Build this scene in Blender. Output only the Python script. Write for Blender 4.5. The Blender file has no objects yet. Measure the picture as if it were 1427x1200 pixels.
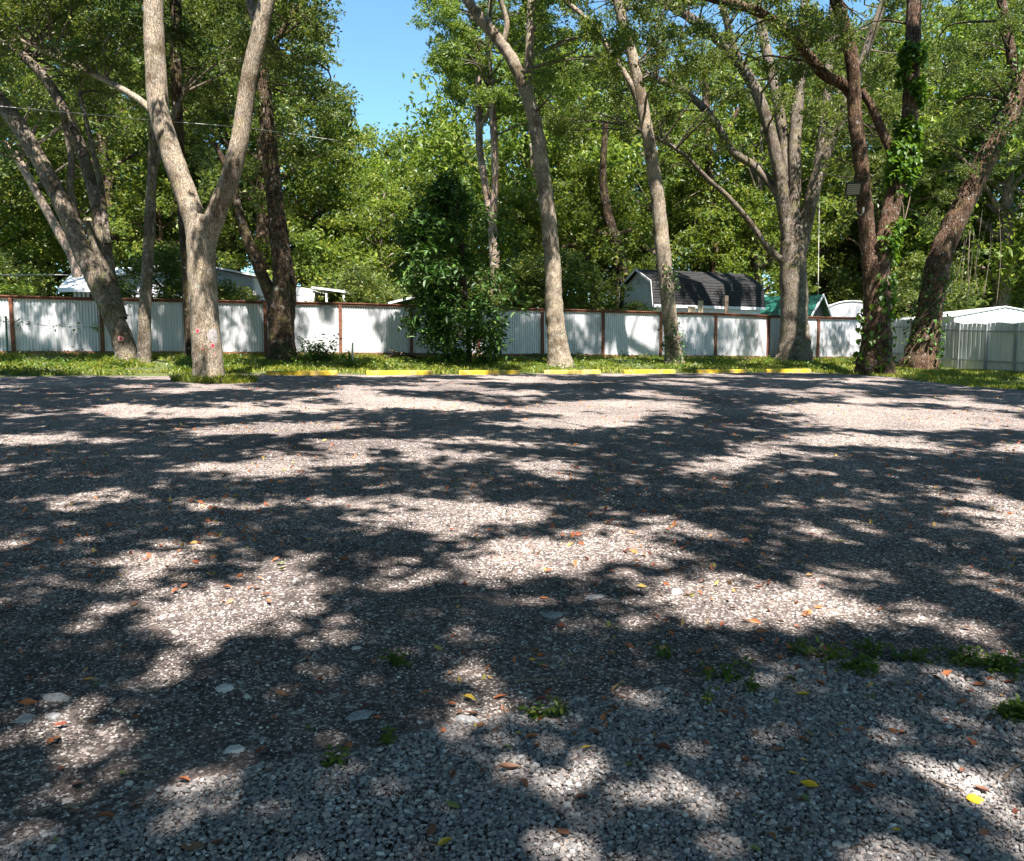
import bpy, math, random
import numpy as np
from mathutils import Vector, Matrix, Euler
from mathutils import noise as mn
from mathutils.bvhtree import BVHTree

rng = np.random.default_rng(11)
random.seed(11)
SC = bpy.context.scene
COL = SC.collection

# ------------------------------------------------------------------ camera, light, exposure
F = 1155.0; CX = 713.5; CY = 600.0; CAMZ = 1.55
PITCH = math.atan(100 / F)
cam_d = bpy.data.cameras.new('camera'); cam = bpy.data.objects.new('camera', cam_d); COL.objects.link(cam)
cam.location = (0, 0, CAMZ); cam.rotation_euler = (math.pi / 2 - PITCH, 0, 0)
cam_d.sensor_width = 36; cam_d.lens = 36 * F / 1427; cam_d.clip_end = 2000; cam_d.clip_start = .05
SC.camera = cam

SUN_EL = math.radians(60)
SUN_H = Vector((.27, -.963, 0)).normalized()          # horizontal direction towards the sun
S = np.array([SUN_H.x * math.cos(SUN_EL), SUN_H.y * math.cos(SUN_EL), math.sin(SUN_EL)])
w = bpy.data.worlds.new('World'); SC.world = w; w.use_nodes = True
nt = w.node_tree; bg = nt.nodes['Background']
sky = nt.nodes.new('ShaderNodeTexSky'); sky.sky_type = 'NISHITA'; sky.sun_disc = False
sky.sun_elevation = SUN_EL; sky.sun_rotation = math.atan2(SUN_H.x, SUN_H.y)
sky.air_density = 1.0; sky.dust_density = .1; sky.ozone_density = 1.2
tint = nt.nodes.new('ShaderNodeMix'); tint.data_type = 'RGBA'; tint.blend_type = 'MULTIPLY'; tint.inputs[0].default_value = 1
tint.inputs[7].default_value = (.70, .95, 1.0, 1)      # white balance of the photograph
nt.links.new(sky.outputs[0], tint.inputs[6]); nt.links.new(tint.outputs[2], bg.inputs[0]); bg.inputs[1].default_value = .080
sun_d = bpy.data.lights.new('sun', 'SUN'); sun = bpy.data.objects.new('sun', sun_d); COL.objects.link(sun)
sun_d.energy = 5.0; sun_d.angle = math.radians(.7); sun_d.color = (1, .925, .86)
sun.rotation_euler = Vector(-S).to_track_quat('-Z', 'Y').to_euler(); sun.location = (8, -20, 40)
SC.view_settings.view_transform = 'Standard'; SC.view_settings.look = 'None'
SC.view_settings.exposure = 1.80; SC.view_settings.gamma = 1
SC.cycles.max_bounces = 6; SC.cycles.diffuse_bounces = 3; SC.cycles.glossy_bounces = 2
SC.cycles.transmission_bounces = 4; SC.cycles.use_denoising = True

# ------------------------------------------------------------------ geometry of the place
NX, NY = -.353, .935            # across the lot, towards the fence

def gz(x, y):
    x = np.asarray(x, float); y = np.asarray(y, float)
    s = NX * x + NY * y
    sl = .09 - .0012 * np.clip(x - 2, 0, 16)
    z = np.where(s < 22.43, .0493 * s, 1.105 + sl * (np.clip(s, 22.43, 28.6) - 22.43) + .012 * np.clip(s - 28.6, 0, 200))
    return z + .012 * np.sin(1.3 * x + .7) * np.sin(1.1 * y) + .014 * np.sin(.5 * x - .9 * y)

def g1(x, y): return float(gz(x, y))
CP, SP = math.cos(PITCH), math.sin(PITCH)
def ray(px, py):
    xc = (px - CX) / F; yc = -(py - CY) / F
    return np.array([xc, CP + yc * SP, -SP + yc * CP])
def unproj(px, py, d):
    r = ray(px, py); return np.array([0, 0, CAMZ]) + r * (d / r[1])
def project(P):
    P = np.atleast_2d(P); x = P[:, 0]; y = P[:, 1]; z = P[:, 2] - CAMZ
    f = np.maximum(y * CP - z * SP, .05); u = y * SP + z * CP
    return CX + F * x / f, CY - F * u / f
def ground(px, py):
    r = ray(px, py); lo = .5; hi = None; p = 0.0
    d = 1.0
    while d < 120:
        q = np.array([0, 0, CAMZ]) + r * (d / r[1])
        if q[2] < g1(q[0], q[1]): hi = d; break
        p = d; d += .25
    if hi is None: hi = 60; return np.array([0, 0, CAMZ]) + r * (hi / r[1])
    lo = p
    for _ in range(25):
        m = (lo + hi) / 2; q = np.array([0, 0, CAMZ]) + r * (m / r[1])
        if q[2] < g1(q[0], q[1]): hi = m
        else: lo = m
    q = np.array([0, 0, CAMZ]) + r * (hi / r[1]); q[2] = g1(q[0], q[1]); return q

_tab = rng.random((256, 256))
def vnoise(x, y):
    xi = np.floor(x).astype(int); yi = np.floor(y).astype(int); fx = x - xi; fy = y - yi
    fx = fx * fx * (3 - 2 * fx); fy = fy * fy * (3 - 2 * fy)
    a = _tab[xi % 256, yi % 256]; b = _tab[(xi + 1) % 256, yi % 256]
    c = _tab[xi % 256, (yi + 1) % 256]; d = _tab[(xi + 1) % 256, (yi + 1) % 256]
    return (a * (1 - fx) + b * fx) * (1 - fy) + (c * (1 - fx) + d * fx) * fy
def fbm(x, y, o=3):
    v = 0; a = .5; t = 0
    for k in range(o):
        v = v + a * vnoise(x * 2 ** k + 17.3 * k, y * 2 ** k + 9.1 * k); t += a; a *= .55
    return v / t

# ------------------------------------------------------------------ object helpers
def tag(o, label=None, cat=None, group=None, kind=None):
    if label: o['label'] = label
    if cat: o['category'] = cat
    if group: o['group'] = group
    if kind: o['kind'] = kind
    return o
ROOT = {}
def thing(name, label, cat, loc, group=None, rz=0):
    o = bpy.data.objects.new(name, None); COL.objects.link(o); o.empty_display_size = .2
    o.location = [float(c) for c in loc]; o.rotation_euler = (0, 0, rz)
    ROOT[o.name] = np.array([float(c) for c in loc]); return tag(o, label, cat, group)
def link(name, me, parent=None, world=False, rootloc=None):
    o = bpy.data.objects.new(name, me); COL.objects.link(o)
    if parent is not None: o.parent = parent
    return o
def np_mesh(name, V, Fc, mat, smooth=False):
    me = bpy.data.meshes.new(name)
    V = np.asarray(V, np.float32); Fc = np.asarray(Fc, np.int32); k = Fc.shape[1]
    me.vertices.add(len(V)); me.vertices.foreach_set('co', V.ravel())
    me.loops.add(Fc.size); me.loops.foreach_set('vertex_index', Fc.ravel())
    me.polygons.add(len(Fc)); me.polygons.foreach_set('loop_start', np.arange(0, Fc.size, k, dtype=np.int32))
    me.polygons.foreach_set('use_smooth', np.full(len(Fc), smooth, bool))
    me.update(calc_edges=True)
    if mat: me.materials.append(mat)
    return me
class MB:
    """collects boxes, prisms, tubes in world (or local) coordinates"""
    def __init__(s): s.V = []; s.Fc = []
    def add(s, V, Fc):
        o = len(s.V); s.V += [tuple(map(float, v)) for v in V]; s.Fc += [tuple(i + o for i in f) for f in Fc]; return s
    def box(s, c, sz, M=None):
        V = []
        for i in (-1, 1):
            for j in (-1, 1):
                for k in (-1, 1):
                    v = Vector((i * sz[0] / 2, j * sz[1] / 2, k * sz[2] / 2))
                    if M is not None: v = M @ v
                    V.append((c[0] + v.x, c[1] + v.y, c[2] + v.z))
        return s.add(V, [(0, 1, 3, 2), (4, 6, 7, 5), (0, 4, 5, 1), (2, 3, 7, 6), (0, 2, 6, 4), (1, 5, 7, 3)])
    def prism(s, A, B):
        """A, B: matching polygons -> closed solid"""
        n = len(A); Fc = [tuple(range(n))[::-1], tuple(range(n, 2 * n))]
        for i in range(n):
            j = (i + 1) % n; Fc.append((i, j, n + j, n + i))
        return s.add(list(A) + list(B), Fc)
    def quad_slab(s, P, t):
        """4 points -> slab of thickness t along its normal"""
        P = [Vector(p) for p in P]; n = (P[1] - P[0]).cross(P[2] - P[0]).normalized() * t
        return s.prism([tuple(p) for p in P], [tuple(p + n) for p in P])
    def tube(s, pts, rads, sides=8, caps=True, wob=0):
        V, Q = tube(pts, rads, sides, wob)
        Fc = [tuple(f) for f in Q]
        if caps:
            Fc.append(tuple(range(sides))[::-1]); n = len(V); Fc.append(tuple(range(n - sides, n)))
        return s.add(V, Fc)
    def build(s, name, mat, parent=None, off=(0, 0, 0), smooth=False, label=None):
        me = bpy.data.meshes.new(name)
        V = np.array(s.V, float) - np.array(off, float)
        me.from_pydata([tuple(v) for v in V], [], s.Fc)
        if smooth: me.polygons.foreach_set('use_smooth', np.ones(len(me.polygons), bool))
        me.update(); me.materials.append(mat)
        o = link(name, me, parent)
        if label: o['label'] = label
        return o

def catmull(P, step):
    P = np.asarray(P, float); n = len(P)
    if n == 2: P = np.array([P[0], (P[0] + P[1]) / 2, P[1]]); n = 3
    Q = np.vstack([2 * P[0] - P[1], P, 2 * P[-1] - P[-2]]); out = []
    for i in range(n - 1):
        p0, p1, p2, p3 = Q[i], Q[i + 1], Q[i + 2], Q[i + 3]
        m = max(2, int(np.linalg.norm((p2 - p1)[:3]) / step))
        t = np.linspace(0, 1, m, endpoint=False)[:, None]
        out.append(.5 * ((2 * p1) + (-p0 + p2) * t + (2 * p0 - 5 * p1 + 4 * p2 - p3) * t ** 2 + (-p0 + 3 * p1 - 3 * p2 + p3) * t ** 3))
    out.append(P[-1:]); return np.vstack(out)

def tube(pts, rads, sides=8, wob=0, seed=0.0, flare=0):
    P = np.asarray(pts, float); R = np.asarray(rads, float); n = len(P)
    T = np.gradient(P, axis=0); T /= np.linalg.norm(T, axis=1)[:, None] + 1e-9
    a = np.array([1., 0, 0]) if abs(T[0][0]) < .8 else np.array([0, 1., 0])
    u = np.cross(T[0], a); u /= np.linalg.norm(u); V = []
    th = np.arange(sides) * 2 * math.pi / sides
    for i in range(n):
        u = u - T[i] * np.dot(u, T[i]); u /= np.linalg.norm(u); v = np.cross(T[i], u)
        d = np.cos(th)[:, None] * u + np.sin(th)[:, None] * v
        r = np.full(sides, R[i])
        if wob:
            for k in range(sides):
                q = P[i] + d[k] * R[i]
                nv = mn.noise(Vector(q * (.9 / max(R[i], .06)) * .8 + seed)) * .6 + mn.noise(Vector(q * 9 + seed)) * .25 + mn.noise(Vector((q[0] * 22, q[1] * 22, q[2] * 7))) * .18
                r[k] *= 1 + wob * nv
        if flare:
            h = (P[i] - P[0])[2]; k_ = math.exp(-h / (R[0] * 1.1)) * flare
            r = r * (1 + k_ * (.55 + .6 * np.cos(th * 5 + seed) + .3 * np.cos(th * 3 + 1.3 * seed)))
        V.append(P[i] + d * r[:, None])
    V = np.vstack(V); i = np.arange(n - 1)[:, None] * sides; j = np.arange(sides)[None]; j2 = (j + 1) % sides
    Q = np.stack([i + j, i + j2, i + sides + j2, i + sides + j], -1).reshape(-1, 4)
    return V, Q
def join(parts):
    Vs = []; Fs = []; o = 0
    for V, Q in parts: Vs.append(V); Fs.append(Q + o); o += len(V)
    return np.vstack(Vs), np.vstack(Fs)

# ------------------------------------------------------------------ materials
def mat(name):
    m = bpy.data.materials.new(name); m.use_nodes = True; t = m.node_tree
    return m, t, t.nodes['Principled BSDF'], t.nodes['Material Output']
def N(t, typ, **kw):
    n = t.nodes.new(typ)
    for k, v in kw.items():
        if k in n.inputs: n.inputs[k].default_value = v
        else: setattr(n, k, v)
    return n
def ramp(t, stops, interp='LINEAR'):
    r = t.nodes.new('ShaderNodeValToRGB'); r.color_ramp.interpolation = interp; e = r.color_ramp.elements
    while len(e) < len(stops): e.new(.5)
    for q, (p, c) in zip(e, stops): q.position = p; q.color = (*c, 1) if len(c) == 3 else c
    return r
def mix(t, fac, a, b, mode='MIX'):
    m = t.nodes.new('ShaderNodeMix'); m.data_type = 'RGBA'; m.blend_type = mode
    for i, v in ((0, fac), (6, a), (7, b)):
        if isinstance(v, bpy.types.NodeSocket): t.links.new(v, m.inputs[i])
        else: m.inputs[i].default_value = v if i == 0 else ((*v, 1) if len(v) == 3 else v)
    return m.outputs[2]
def mapping(t, scale, coord='Object'):
    c = t.nodes.new('ShaderNodeTexCoord'); m = t.nodes.new('ShaderNodeMapping'); m.inputs['Scale'].default_value = scale
    t.links.new(c.outputs[coord], m.inputs[0]); return m.outputs[0]
def noise(t, vec, scale, detail=4, rough=.55):
    n = N(t, 'ShaderNodeTexNoise', Scale=scale, Detail=detail, Roughness=rough); t.links.new(vec, n.inputs['Vector']); return n.outputs['Fac']
def bump(t, h, bsdf, strength, dist):
    b = N(t, 'ShaderNodeBump', Strength=strength, Distance=dist); t.links.new(h, b.inputs['Height']); t.links.new(b.outputs[0], bsdf.inputs['Normal']); return b

def leafmat(name, cols, trans=.35, tcol=(.20, .26, .03), rough=.45, hue_var=.25):
    m, t, b, out = mat(name)
    g = N(t, 'ShaderNodeNewGeometry'); r = ramp(t, cols); t.links.new(g.outputs['Random Per Island'], r.inputs[0])
    v = mapping(t, (1, 1, 1)); nz = noise(t, v, .55, 3)
    rr = ramp(t, [(.35, (.72, .85, .75)), (.65, (1.25, 1.22, .95))]); t.links.new(nz, rr.inputs[0])
    c = mix(t, 1.0, r.outputs[0], rr.outputs[0], 'MULTIPLY')
    oi = N(t, 'ShaderNodeObjectInfo'); ro = ramp(t, [(0, (.72, .80, .85)), (.5, (1, 1, 1)), (1, (1.2, 1.2, .9))]); t.links.new(oi.outputs['Random'], ro.inputs[0])
    c = mix(t, hue_var * 3, c, mix(t, 1.0, c, ro.outputs[0], 'MULTIPLY'))
    t.links.new(c, b.inputs['Base Color']); b.inputs['Roughness'].default_value = rough; b.inputs['Specular IOR Level'].default_value = .45
    tr = N(t, 'ShaderNodeBsdfTranslucent'); t.links.new(mix(t, .55, c, tcol), tr.inputs[0])
    ms = N(t, 'ShaderNodeMixShader'); ms.inputs[0].default_value = trans
    t.links.new(b.outputs[0], ms.inputs[1]); t.links.new(tr.outputs[0], ms.inputs[2]); t.links.new(ms.outputs[0], out.inputs[0])
    return m
L_OAK = leafmat('oak_leaves', [(0, (.030, .054, .014)), (.5, (.078, .112, .026)), (.85, (.15, .18, .038)), (1, (.25, .24, .055))], trans=.40, tcol=(.22, .29, .035))
L_SHADE = leafmat('overhead_oak_leaves', [(0, (.030, .048, .014)), (.6, (.055, .080, .020)), (1, (.10, .12, .03))], trans=.16)  # darker, less translucent oak leaves so the unseen canopy deepens the shade
L_MID = leafmat('mid_leaves', [(0, (.050, .080, .016)), (.5, (.100, .156, .032)), (.85, (.18, .235, .048)), (1, (.31, .29, .06))], trans=.48, tcol=(.31, .37, .035))
L_LITE = leafmat('light_leaves', [(0, (.065, .11, .020)), (.5, (.135, .195, .036)), (.85, (.22, .28, .05)), (1, (.32, .31, .06))], trans=.48, tcol=(.30, .40, .05))
L_DARK = leafmat('dark_glossy_leaves', [(0, (.026, .066, .014)), (.6, (.055, .12, .02)), (.93, (.10, .18, .03)), (1, (.17, .23, .04))], trans=.2, tcol=(.08, .18, .02), rough=.52)
L_VINE = leafmat('vine_leaves', [(0, (.035, .085, .012)), (.5, (.07, .15, .016)), (1, (.16, .25, .03))], trans=.42, tcol=(.22, .36, .02))
L_GRASS = leafmat('grass_blades', [(0, (.08, .12, .014)), (.5, (.17, .21, .024)), (.85, (.27, .27, .038)), (1, (.36, .30, .08))], trans=.35, tcol=(.26, .32, .02), hue_var=0)
L_WEED = leafmat('weed_leaves', [(0, (.045, .09, .014)), (.6, (.09, .15, .022)), (1, (.16, .18, .035))], trans=.35, tcol=(.2, .3, .02))

def bark(name, base, dark, light, moss=.0, plate=7.0, depth=.02):
    m, t, b, out = mat(name)
    v = mapping(t, (1, 1, .22)); v1 = mapping(t, (1, 1, 1)); v2 = mapping(t, (1, 1, .28))
    vo = N(t, 'ShaderNodeTexVoronoi', feature='DISTANCE_TO_EDGE', Scale=plate * 3)
    nz0 = N(t, 'ShaderNodeTexNoise', Scale=6.0, Detail=3); t.links.new(v1, nz0.inputs['Vector'])
    add = N(t, 'ShaderNodeVectorMath', operation='MULTIPLY_ADD'); t.links.new(nz0.outputs['Color'], add.inputs[0]); add.inputs[1].default_value = (.12, .12, .12); t.links.new(v, add.inputs[2])
    t.links.new(add.outputs[0], vo.inputs['Vector'])
    cr = ramp(t, [(0, (0, 0, 0)), (.12, (.75, .75, .75)), (.4, (1, 1, 1))]); t.links.new(vo.outputs['Distance'], cr.inputs[0])
    n1 = noise(t, v2, 26, 5, .65); n2 = noise(t, v1, 1.8, 4, .6); n3 = noise(t, v1, 70, 3, .6)
    r1 = ramp(t, [(.25, dark), (.5, base), (.78, light)]); t.links.new(n1, r1.inputs[0])
    c = mix(t, .65, r1.outputs[0], cr.outputs[0], 'MULTIPLY')
    r2 = ramp(t, [(.36, (.50, .46, .41)), (.50, (1, 1, 1)), (.66, (1.32, 1.27, 1.2))]); t.links.new(n2, r2.inputs[0])
    c = mix(t, 1, c, r2.outputs[0], 'MULTIPLY')
    if moss:
        n4 = noise(t, v1, 2.6, 4, .65); rm = ramp(t, [(.52, (0, 0, 0)), (.68, (moss, moss, moss))]); t.links.new(n4, rm.inputs[0])
        c = mix(t, rm.outputs[0], c, (.17, .16, .045))
        n5 = noise(t, v1, 7, 3, .6); rl = ramp(t, [(.6, (0, 0, 0)), (.68, (.5, .5, .5))]); t.links.new(n5, rl.inputs[0])
        c = mix(t, rl.outputs[0], c, (.38, .38, .34))
    t.links.new(c, b.inputs['Base Color']); b.inputs['Roughness'].default_value = .92; b.inputs['Specular IOR Level'].default_value = .15
    hh = mix(t, .4, cr.outputs[0], n1); hh = mix(t, .2, hh, n3)
    bump(t, hh, b, .9, depth); return m
B_OAK = bark('pale_oak_bark', (.36, .30, .23), (.19, .15, .11), (.50, .44, .36), moss=.25, plate=9, depth=.022)
B_GREY = bark('grey_bark', (.215, .18, .145), (.10, .082, .062), (.33, .29, .24), moss=.45, plate=7, depth=.028)
B_DARK = bark('dark_brown_bark', (.085, .060, .042), (.035, .025, .018), (.16, .115, .075), moss=.4, plate=6, depth=.035)
B_RED = bark('red_brown_bark', (.125, .078, .052), (.045, .028, .02), (.25, .175, .125), moss=.2, plate=5, depth=.05)
B_PALE = bark('pale_pink_bark', (.40, .31, .25), (.22, .16, .12), (.52, .43, .36), moss=.15, plate=7, depth=.008)

def plain(name, col, rough=.6, metal=0.0, var=.25, scale=6.0, bumpd=0.0, spec=.4, dirt=None):
    m, t, b, out = mat(name)
    v = mapping(t, (1, 1, 1)); n1 = noise(t, v, scale, 5, .6)
    lo = tuple(c * (1 - var) for c in col); hi = tuple(min(1, c * (1 + var)) for c in col)
    r = ramp(t, [(.3, lo), (.7, hi)]); t.links.new(n1, r.inputs[0]); c = r.outputs[0]
    if dirt:
        n2 = noise(t, v, scale * .35, 5, .65); rd = ramp(t, [(.5, (0, 0, 0)), (.72, (.8, .8, .8))]); t.links.new(n2, rd.inputs[0]); c = mix(t, rd.outputs[0], c, dirt)
    t.links.new(c, b.inputs['Base Color']); b.inputs['Roughness'].default_value = rough; b.inputs['Metallic'].default_value = metal; b.inputs['Specular IOR Level'].default_value = spec
    if bumpd: bump(t, n1, b, .5, bumpd)
    return m
def steel(name, col, streak):
    m, t, b, out = mat(name)
    v = mapping(t, (9, 9, .8)); v1 = mapping(t, (1, 1, 1)); n1 = noise(t, v, 1.2, 5, .6); n2 = noise(t, v1, 1.1, 5, .65); n3 = noise(t, v1, 40, 2)
    r = ramp(t, [(.3, tuple(c * .80 for c in col)), (.7, col)]); t.links.new(n1, r.inputs[0])
    rd = ramp(t, [(.48, (0, 0, 0)), (.75, (.55, .55, .55))]); t.links.new(n2, rd.inputs[0]); c = mix(t, rd.outputs[0], r.outputs[0], streak)
    oi = N(t, 'ShaderNodeObjectInfo'); ro = ramp(t, [(0, (.86, .86, .86)), (1, (1.06, 1.06, 1.06))]); t.links.new(oi.outputs['Random'], ro.inputs[0]); c = mix(t, 1, c, ro.outputs[0], 'MULTIPLY')
    n5 = noise(t, mapping(t, (14, 14, .5)), .8, 4, .7); r5 = ramp(t, [(.66, (0, 0, 0)), (.80, (.35, .35, .35))]); t.links.new(n5, r5.inputs[0]); c = mix(t, r5.outputs[0], c, (.30, .22, .16))
    t.links.new(c, b.inputs['Base Color']); b.inputs['Metallic'].default_value = .2; b.inputs['Roughness'].default_value = .45
    return m
M_SHEET = steel('galvanised_sheet', (.66, .675, .70), (.52, .53, .52))
M_GSHEET = steel('grey_steel_sheet', (.62, .65, .66), (.48, .51, .51))
M_GFRAME = steel('grey_steel_frame', (.36, .40, .40), (.30, .33, .33))
M_WOOD = plain('red_brown_wood', (.17, .068, .038), .8, var=.45, scale=9, bumpd=.004, dirt=(.09, .045, .03))
M_KICK = plain('dirty_base_board', (.23, .11, .065), .9, var=.4, scale=7, bumpd=.004, dirt=(.14, .08, .045))
M_YEL = plain('yellow_paint', (.50, .34, .015), .65, var=.3, scale=11, bumpd=.004, dirt=(.26, .21, .13))
M_YELOLD = plain('worn_yellow_paint', (.60, .44, .09), .75, var=.25, scale=9, bumpd=.003, dirt=(.34, .27, .17))
M_WHITE = plain('white_paint', (.80, .80, .81), .5, var=.06, scale=3, dirt=(.6, .6, .58))
M_WROOF = plain('white_metal_roof', (.80, .80, .80), .4, var=.05, scale=2)
M_SIDING = plain('grey_white_siding', (.52, .53, .58), .55, var=.08, scale=3)
M_SHINGLE = plain('black_shingles', (.024, .0235, .0245), .85, var=.5, scale=14, bumpd=.004, dirt=(.045, .043, .042))
M_GREEN = plain('green_metal_roof', (.014, .105, .075), .5, var=.12, scale=2, metal=.1)
M_SHADEIN = plain('painted_underside_shade', (.028, .032, .028), .7, var=.2, scale=2)  # shade under roofs put in as a flat dark colour
M_TANK = plain('pale_fabric_roof', (.48, .48, .49), .6, var=.08, scale=1.5, dirt=(.45, .45, .43))
M_BLACK = plain('black_metal', (.02, .02, .022), .5, var=.2)
M_GLASS = plain('lamp_lens', (.42, .40, .34), .3, var=.15, scale=30)
M_CABLE = plain('pale_cable', (.5, .5, .48), .6, var=.1)
M_ROPE = plain('pale_rope', (.62, .60, .52), .8, var=.2)
M_RED = plain('red_paint', (.62, .008, .05), .6, var=.05)
M_PINK = plain('pink_paint_ring', (.60, .27, .26), .7, var=.1)
M_GPAINT = plain('grey_paint_patch', (.285, .26, .255), .85, var=.3, scale=14)
M_CUT = plain('fresh_cut_wood', (.62, .50, .28), .8, var=.15, scale=20)
M_GPOST = plain('green_post_paint', (.02, .10, .06), .5, var=.2)
M_TAN = plain('tan_boards', (.42, .36, .24), .8, var=.2)
M_STICK = plain('dry_stick', (.20, .15, .11), .9, var=.35, scale=30)
M_ROCK = plain('limestone_chunk', (.52, .50, .48), .85, var=.2, scale=40, bumpd=.004)
M_ROCKG = plain('speckled_rock', (.30, .30, .30), .9, var=.6, scale=90, bumpd=.006)

def fallen(name, a, b_):
    m, t, b, out = mat(name); g = N(t, 'ShaderNodeObjectInfo'); v = mapping(t, (1, 1, 1)); n1 = noise(t, v, 60, 3)
    r = ramp(t, [(0, a), (1, b_)]); t.links.new(g.outputs['Random'], r.inputs[0])
    rn = ramp(t, [(.35, (.6, .55, .5)), (.6, (1.1, 1.1, 1.1))]); t.links.new(n1, rn.inputs[0])
    t.links.new(mix(t, 1, r.outputs[0], rn.outputs[0], 'MULTIPLY'), b.inputs['Base Color']); b.inputs['Roughness'].default_value = .55; return m
F_ORANGE = fallen('orange_dead_leaf', (.42, .15, .06), (.32, .11, .05))
F_BROWN = fallen('brown_dead_leaf', (.16, .065, .035), (.25, .13, .075))
F_RED = fallen('red_brown_dead_leaf', (.15, .04, .025), (.20, .05, .03))
F_YELLOW = fallen('yellow_fallen_leaf', (.85, .50, .02), (.62, .45, .06))
F_GREEN = fallen('green_fallen_leaf', (.10, .17, .04), (.22, .26, .07))

def lot_mat():
    m, t, b, out = mat('crushed_asphalt_lot')
    v = mapping(t, (1, 1, 1))
    vo = N(t, 'ShaderNodeTexVoronoi', Scale=95.0); t.links.new(v, vo.inputs['Vector'])
    vb = N(t, 'ShaderNodeTexVoronoi', Scale=42.0); t.links.new(v, vb.inputs['Vector'])
    sep = N(t, 'ShaderNodeSeparateColor'); t.links.new(vo.outputs['Color'], sep.inputs[0])
    r = ramp(t, [(0, (.042, .037, .035)), (.35, (.085, .073, .067)), (.70, (.185, .156, .144)), (.86, (.40, .345, .318)), (.94, (.74, .69, .65))]); t.links.new(sep.outputs[0], r.inputs[0])
    sb = N(t, 'ShaderNodeSeparateColor'); t.links.new(vb.outputs['Color'], sb.inputs[0])
    rb = ramp(t, [(0, (.07, .062, .057)), (.6, (.145, .124, .115)), (.92, (.24, .203, .187)), (.96, (.66, .62, .59))]); t.links.new(sb.outputs[1], rb.inputs[0])
    c = mix(t, .38, r.outputs[0], rb.outputs[0])
    n1 = noise(t, v, .45, 5, .6); r1 = ramp(t, [(.34, (.60, .58, .58)), (.50, (.95, .93, .92)), (.66, (1.35, 1.28, 1.22))]); t.links.new(n1, r1.inputs[0])
    c = mix(t, 1, c, r1.outputs[0], 'MULTIPLY')
    n2 = noise(t, v, 2.2, 5, .7); r2 = ramp(t, [(.55, (0, 0, 0)), (.75, (.5, .5, .5))]); t.links.new(n2, r2.inputs[0])
    c = mix(t, r2.outputs[0], c, (.36, .262, .225))
    t.links.new(c, b.inputs['Base Color']); b.inputs['Roughness'].default_value = .95; b.inputs['Specular IOR Level'].default_value = .2
    n3 = noise(t, v, 55, 4, .7); h = mix(t, .5, vo.outputs['Distance'], n3)
    bump(t, h, b, .8, .012); return m
def soil_mat():
    m, t, b, out = mat('soil_and_turf')
    v = mapping(t, (1, 1, 1)); n1 = noise(t, v, 1.2, 6, .7); n2 = noise(t, v, 25, 4, .7)
    r = ramp(t, [(.30, (.10, .068, .042)), (.46, (.07, .09, .022)), (.7, (.11, .13, .03))]); t.links.new(n1, r.inputs[0])
    r2 = ramp(t, [(.3, (.6, .6, .6)), (.7, (1.3, 1.3, 1.3))]); t.links.new(n2, r2.inputs[0])
    t.links.new(mix(t, 1, r.outputs[0], r2.outputs[0], 'MULTIPLY'), b.inputs['Base Color']); b.inputs['Roughness'].default_value = .95
    bump(t, n2, b, .8, .03); return m
def stone_mat(name, stops):
    m, t, b, out = mat(name)
    a = N(t, 'ShaderNodeAttribute', attribute_type='INSTANCER', attribute_name='tone'); r = ramp(t, stops); t.links.new(a.outputs['Fac'], r.inputs[0])
    v = mapping(t, (1, 1, 1)); n1 = noise(t, v, 2.5, 4, .7); rn = ramp(t, [(.3, (.7, .7, .7)), (.7, (1.25, 1.25, 1.25))]); t.links.new(n1, rn.inputs[0])
    t.links.new(mix(t, 1, r.outputs[0], rn.outputs[0], 'MULTIPLY'), b.inputs['Base Color']); b.inputs['Roughness'].default_value = .8; return m
M_LOT = lot_mat(); M_SOIL = soil_mat()
M_ST1 = stone_mat('grey_limestone_pebbles', [(0, (.14, .135, .137)), (.3, (.24, .232, .23)), (.55, (.32, .305, .30)), (.75, (.39, .325, .29)), (.9, (.46, .43, .405)), (1, (.62, .60, .58))])
M_ST2 = stone_mat('dark_crushed_stone', [(0, (.040, .036, .034)), (.45, (.092, .079, .072)), (.70, (.19, .16, .146)), (.80, (.42, .37, .335)), (.88, (.74, .71, .67))])

# ------------------------------------------------------------------ ground
def axis(lo, hi, a, b, st, big):
    return np.concatenate([np.arange(lo, a, big), np.arange(a, b, st), np.arange(b, hi + big, big)])
def grid_mesh(name, X, Y, zf, m):
    gx, gy = np.meshgrid(X, Y); V = np.stack([gx.ravel(), gy.ravel(), zf(gx, gy).ravel()], 1)
    nx = len(X); i = np.arange(len(Y) - 1)[:, None] * nx; j = np.arange(nx - 1)[None]
    Q = np.stack([i + j, i + j + 1, i + nx + j + 1, i + nx + j], -1).reshape(-1, 4)
    return np_mesh(name, V, Q, m, True)
def terr(x, y):
    s = NX * x + NY * y; ta = .935 * x + .353 * y
    inside = np.clip((21.9 - s) / .6, 0, 1) * np.clip((19.0 - ta) / .6, 0, 1)
    return gz(x, y) - .10 * inside
me = grid_mesh('ground', axis(-300, 300, -34, 34, .5, 14), axis(-60, 500, -8, 46, .5, 14), terr, M_SOIL)
tag(link('ground', me), 'soil and rough turf under the trees and beyond the fence', kind='structure')
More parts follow.
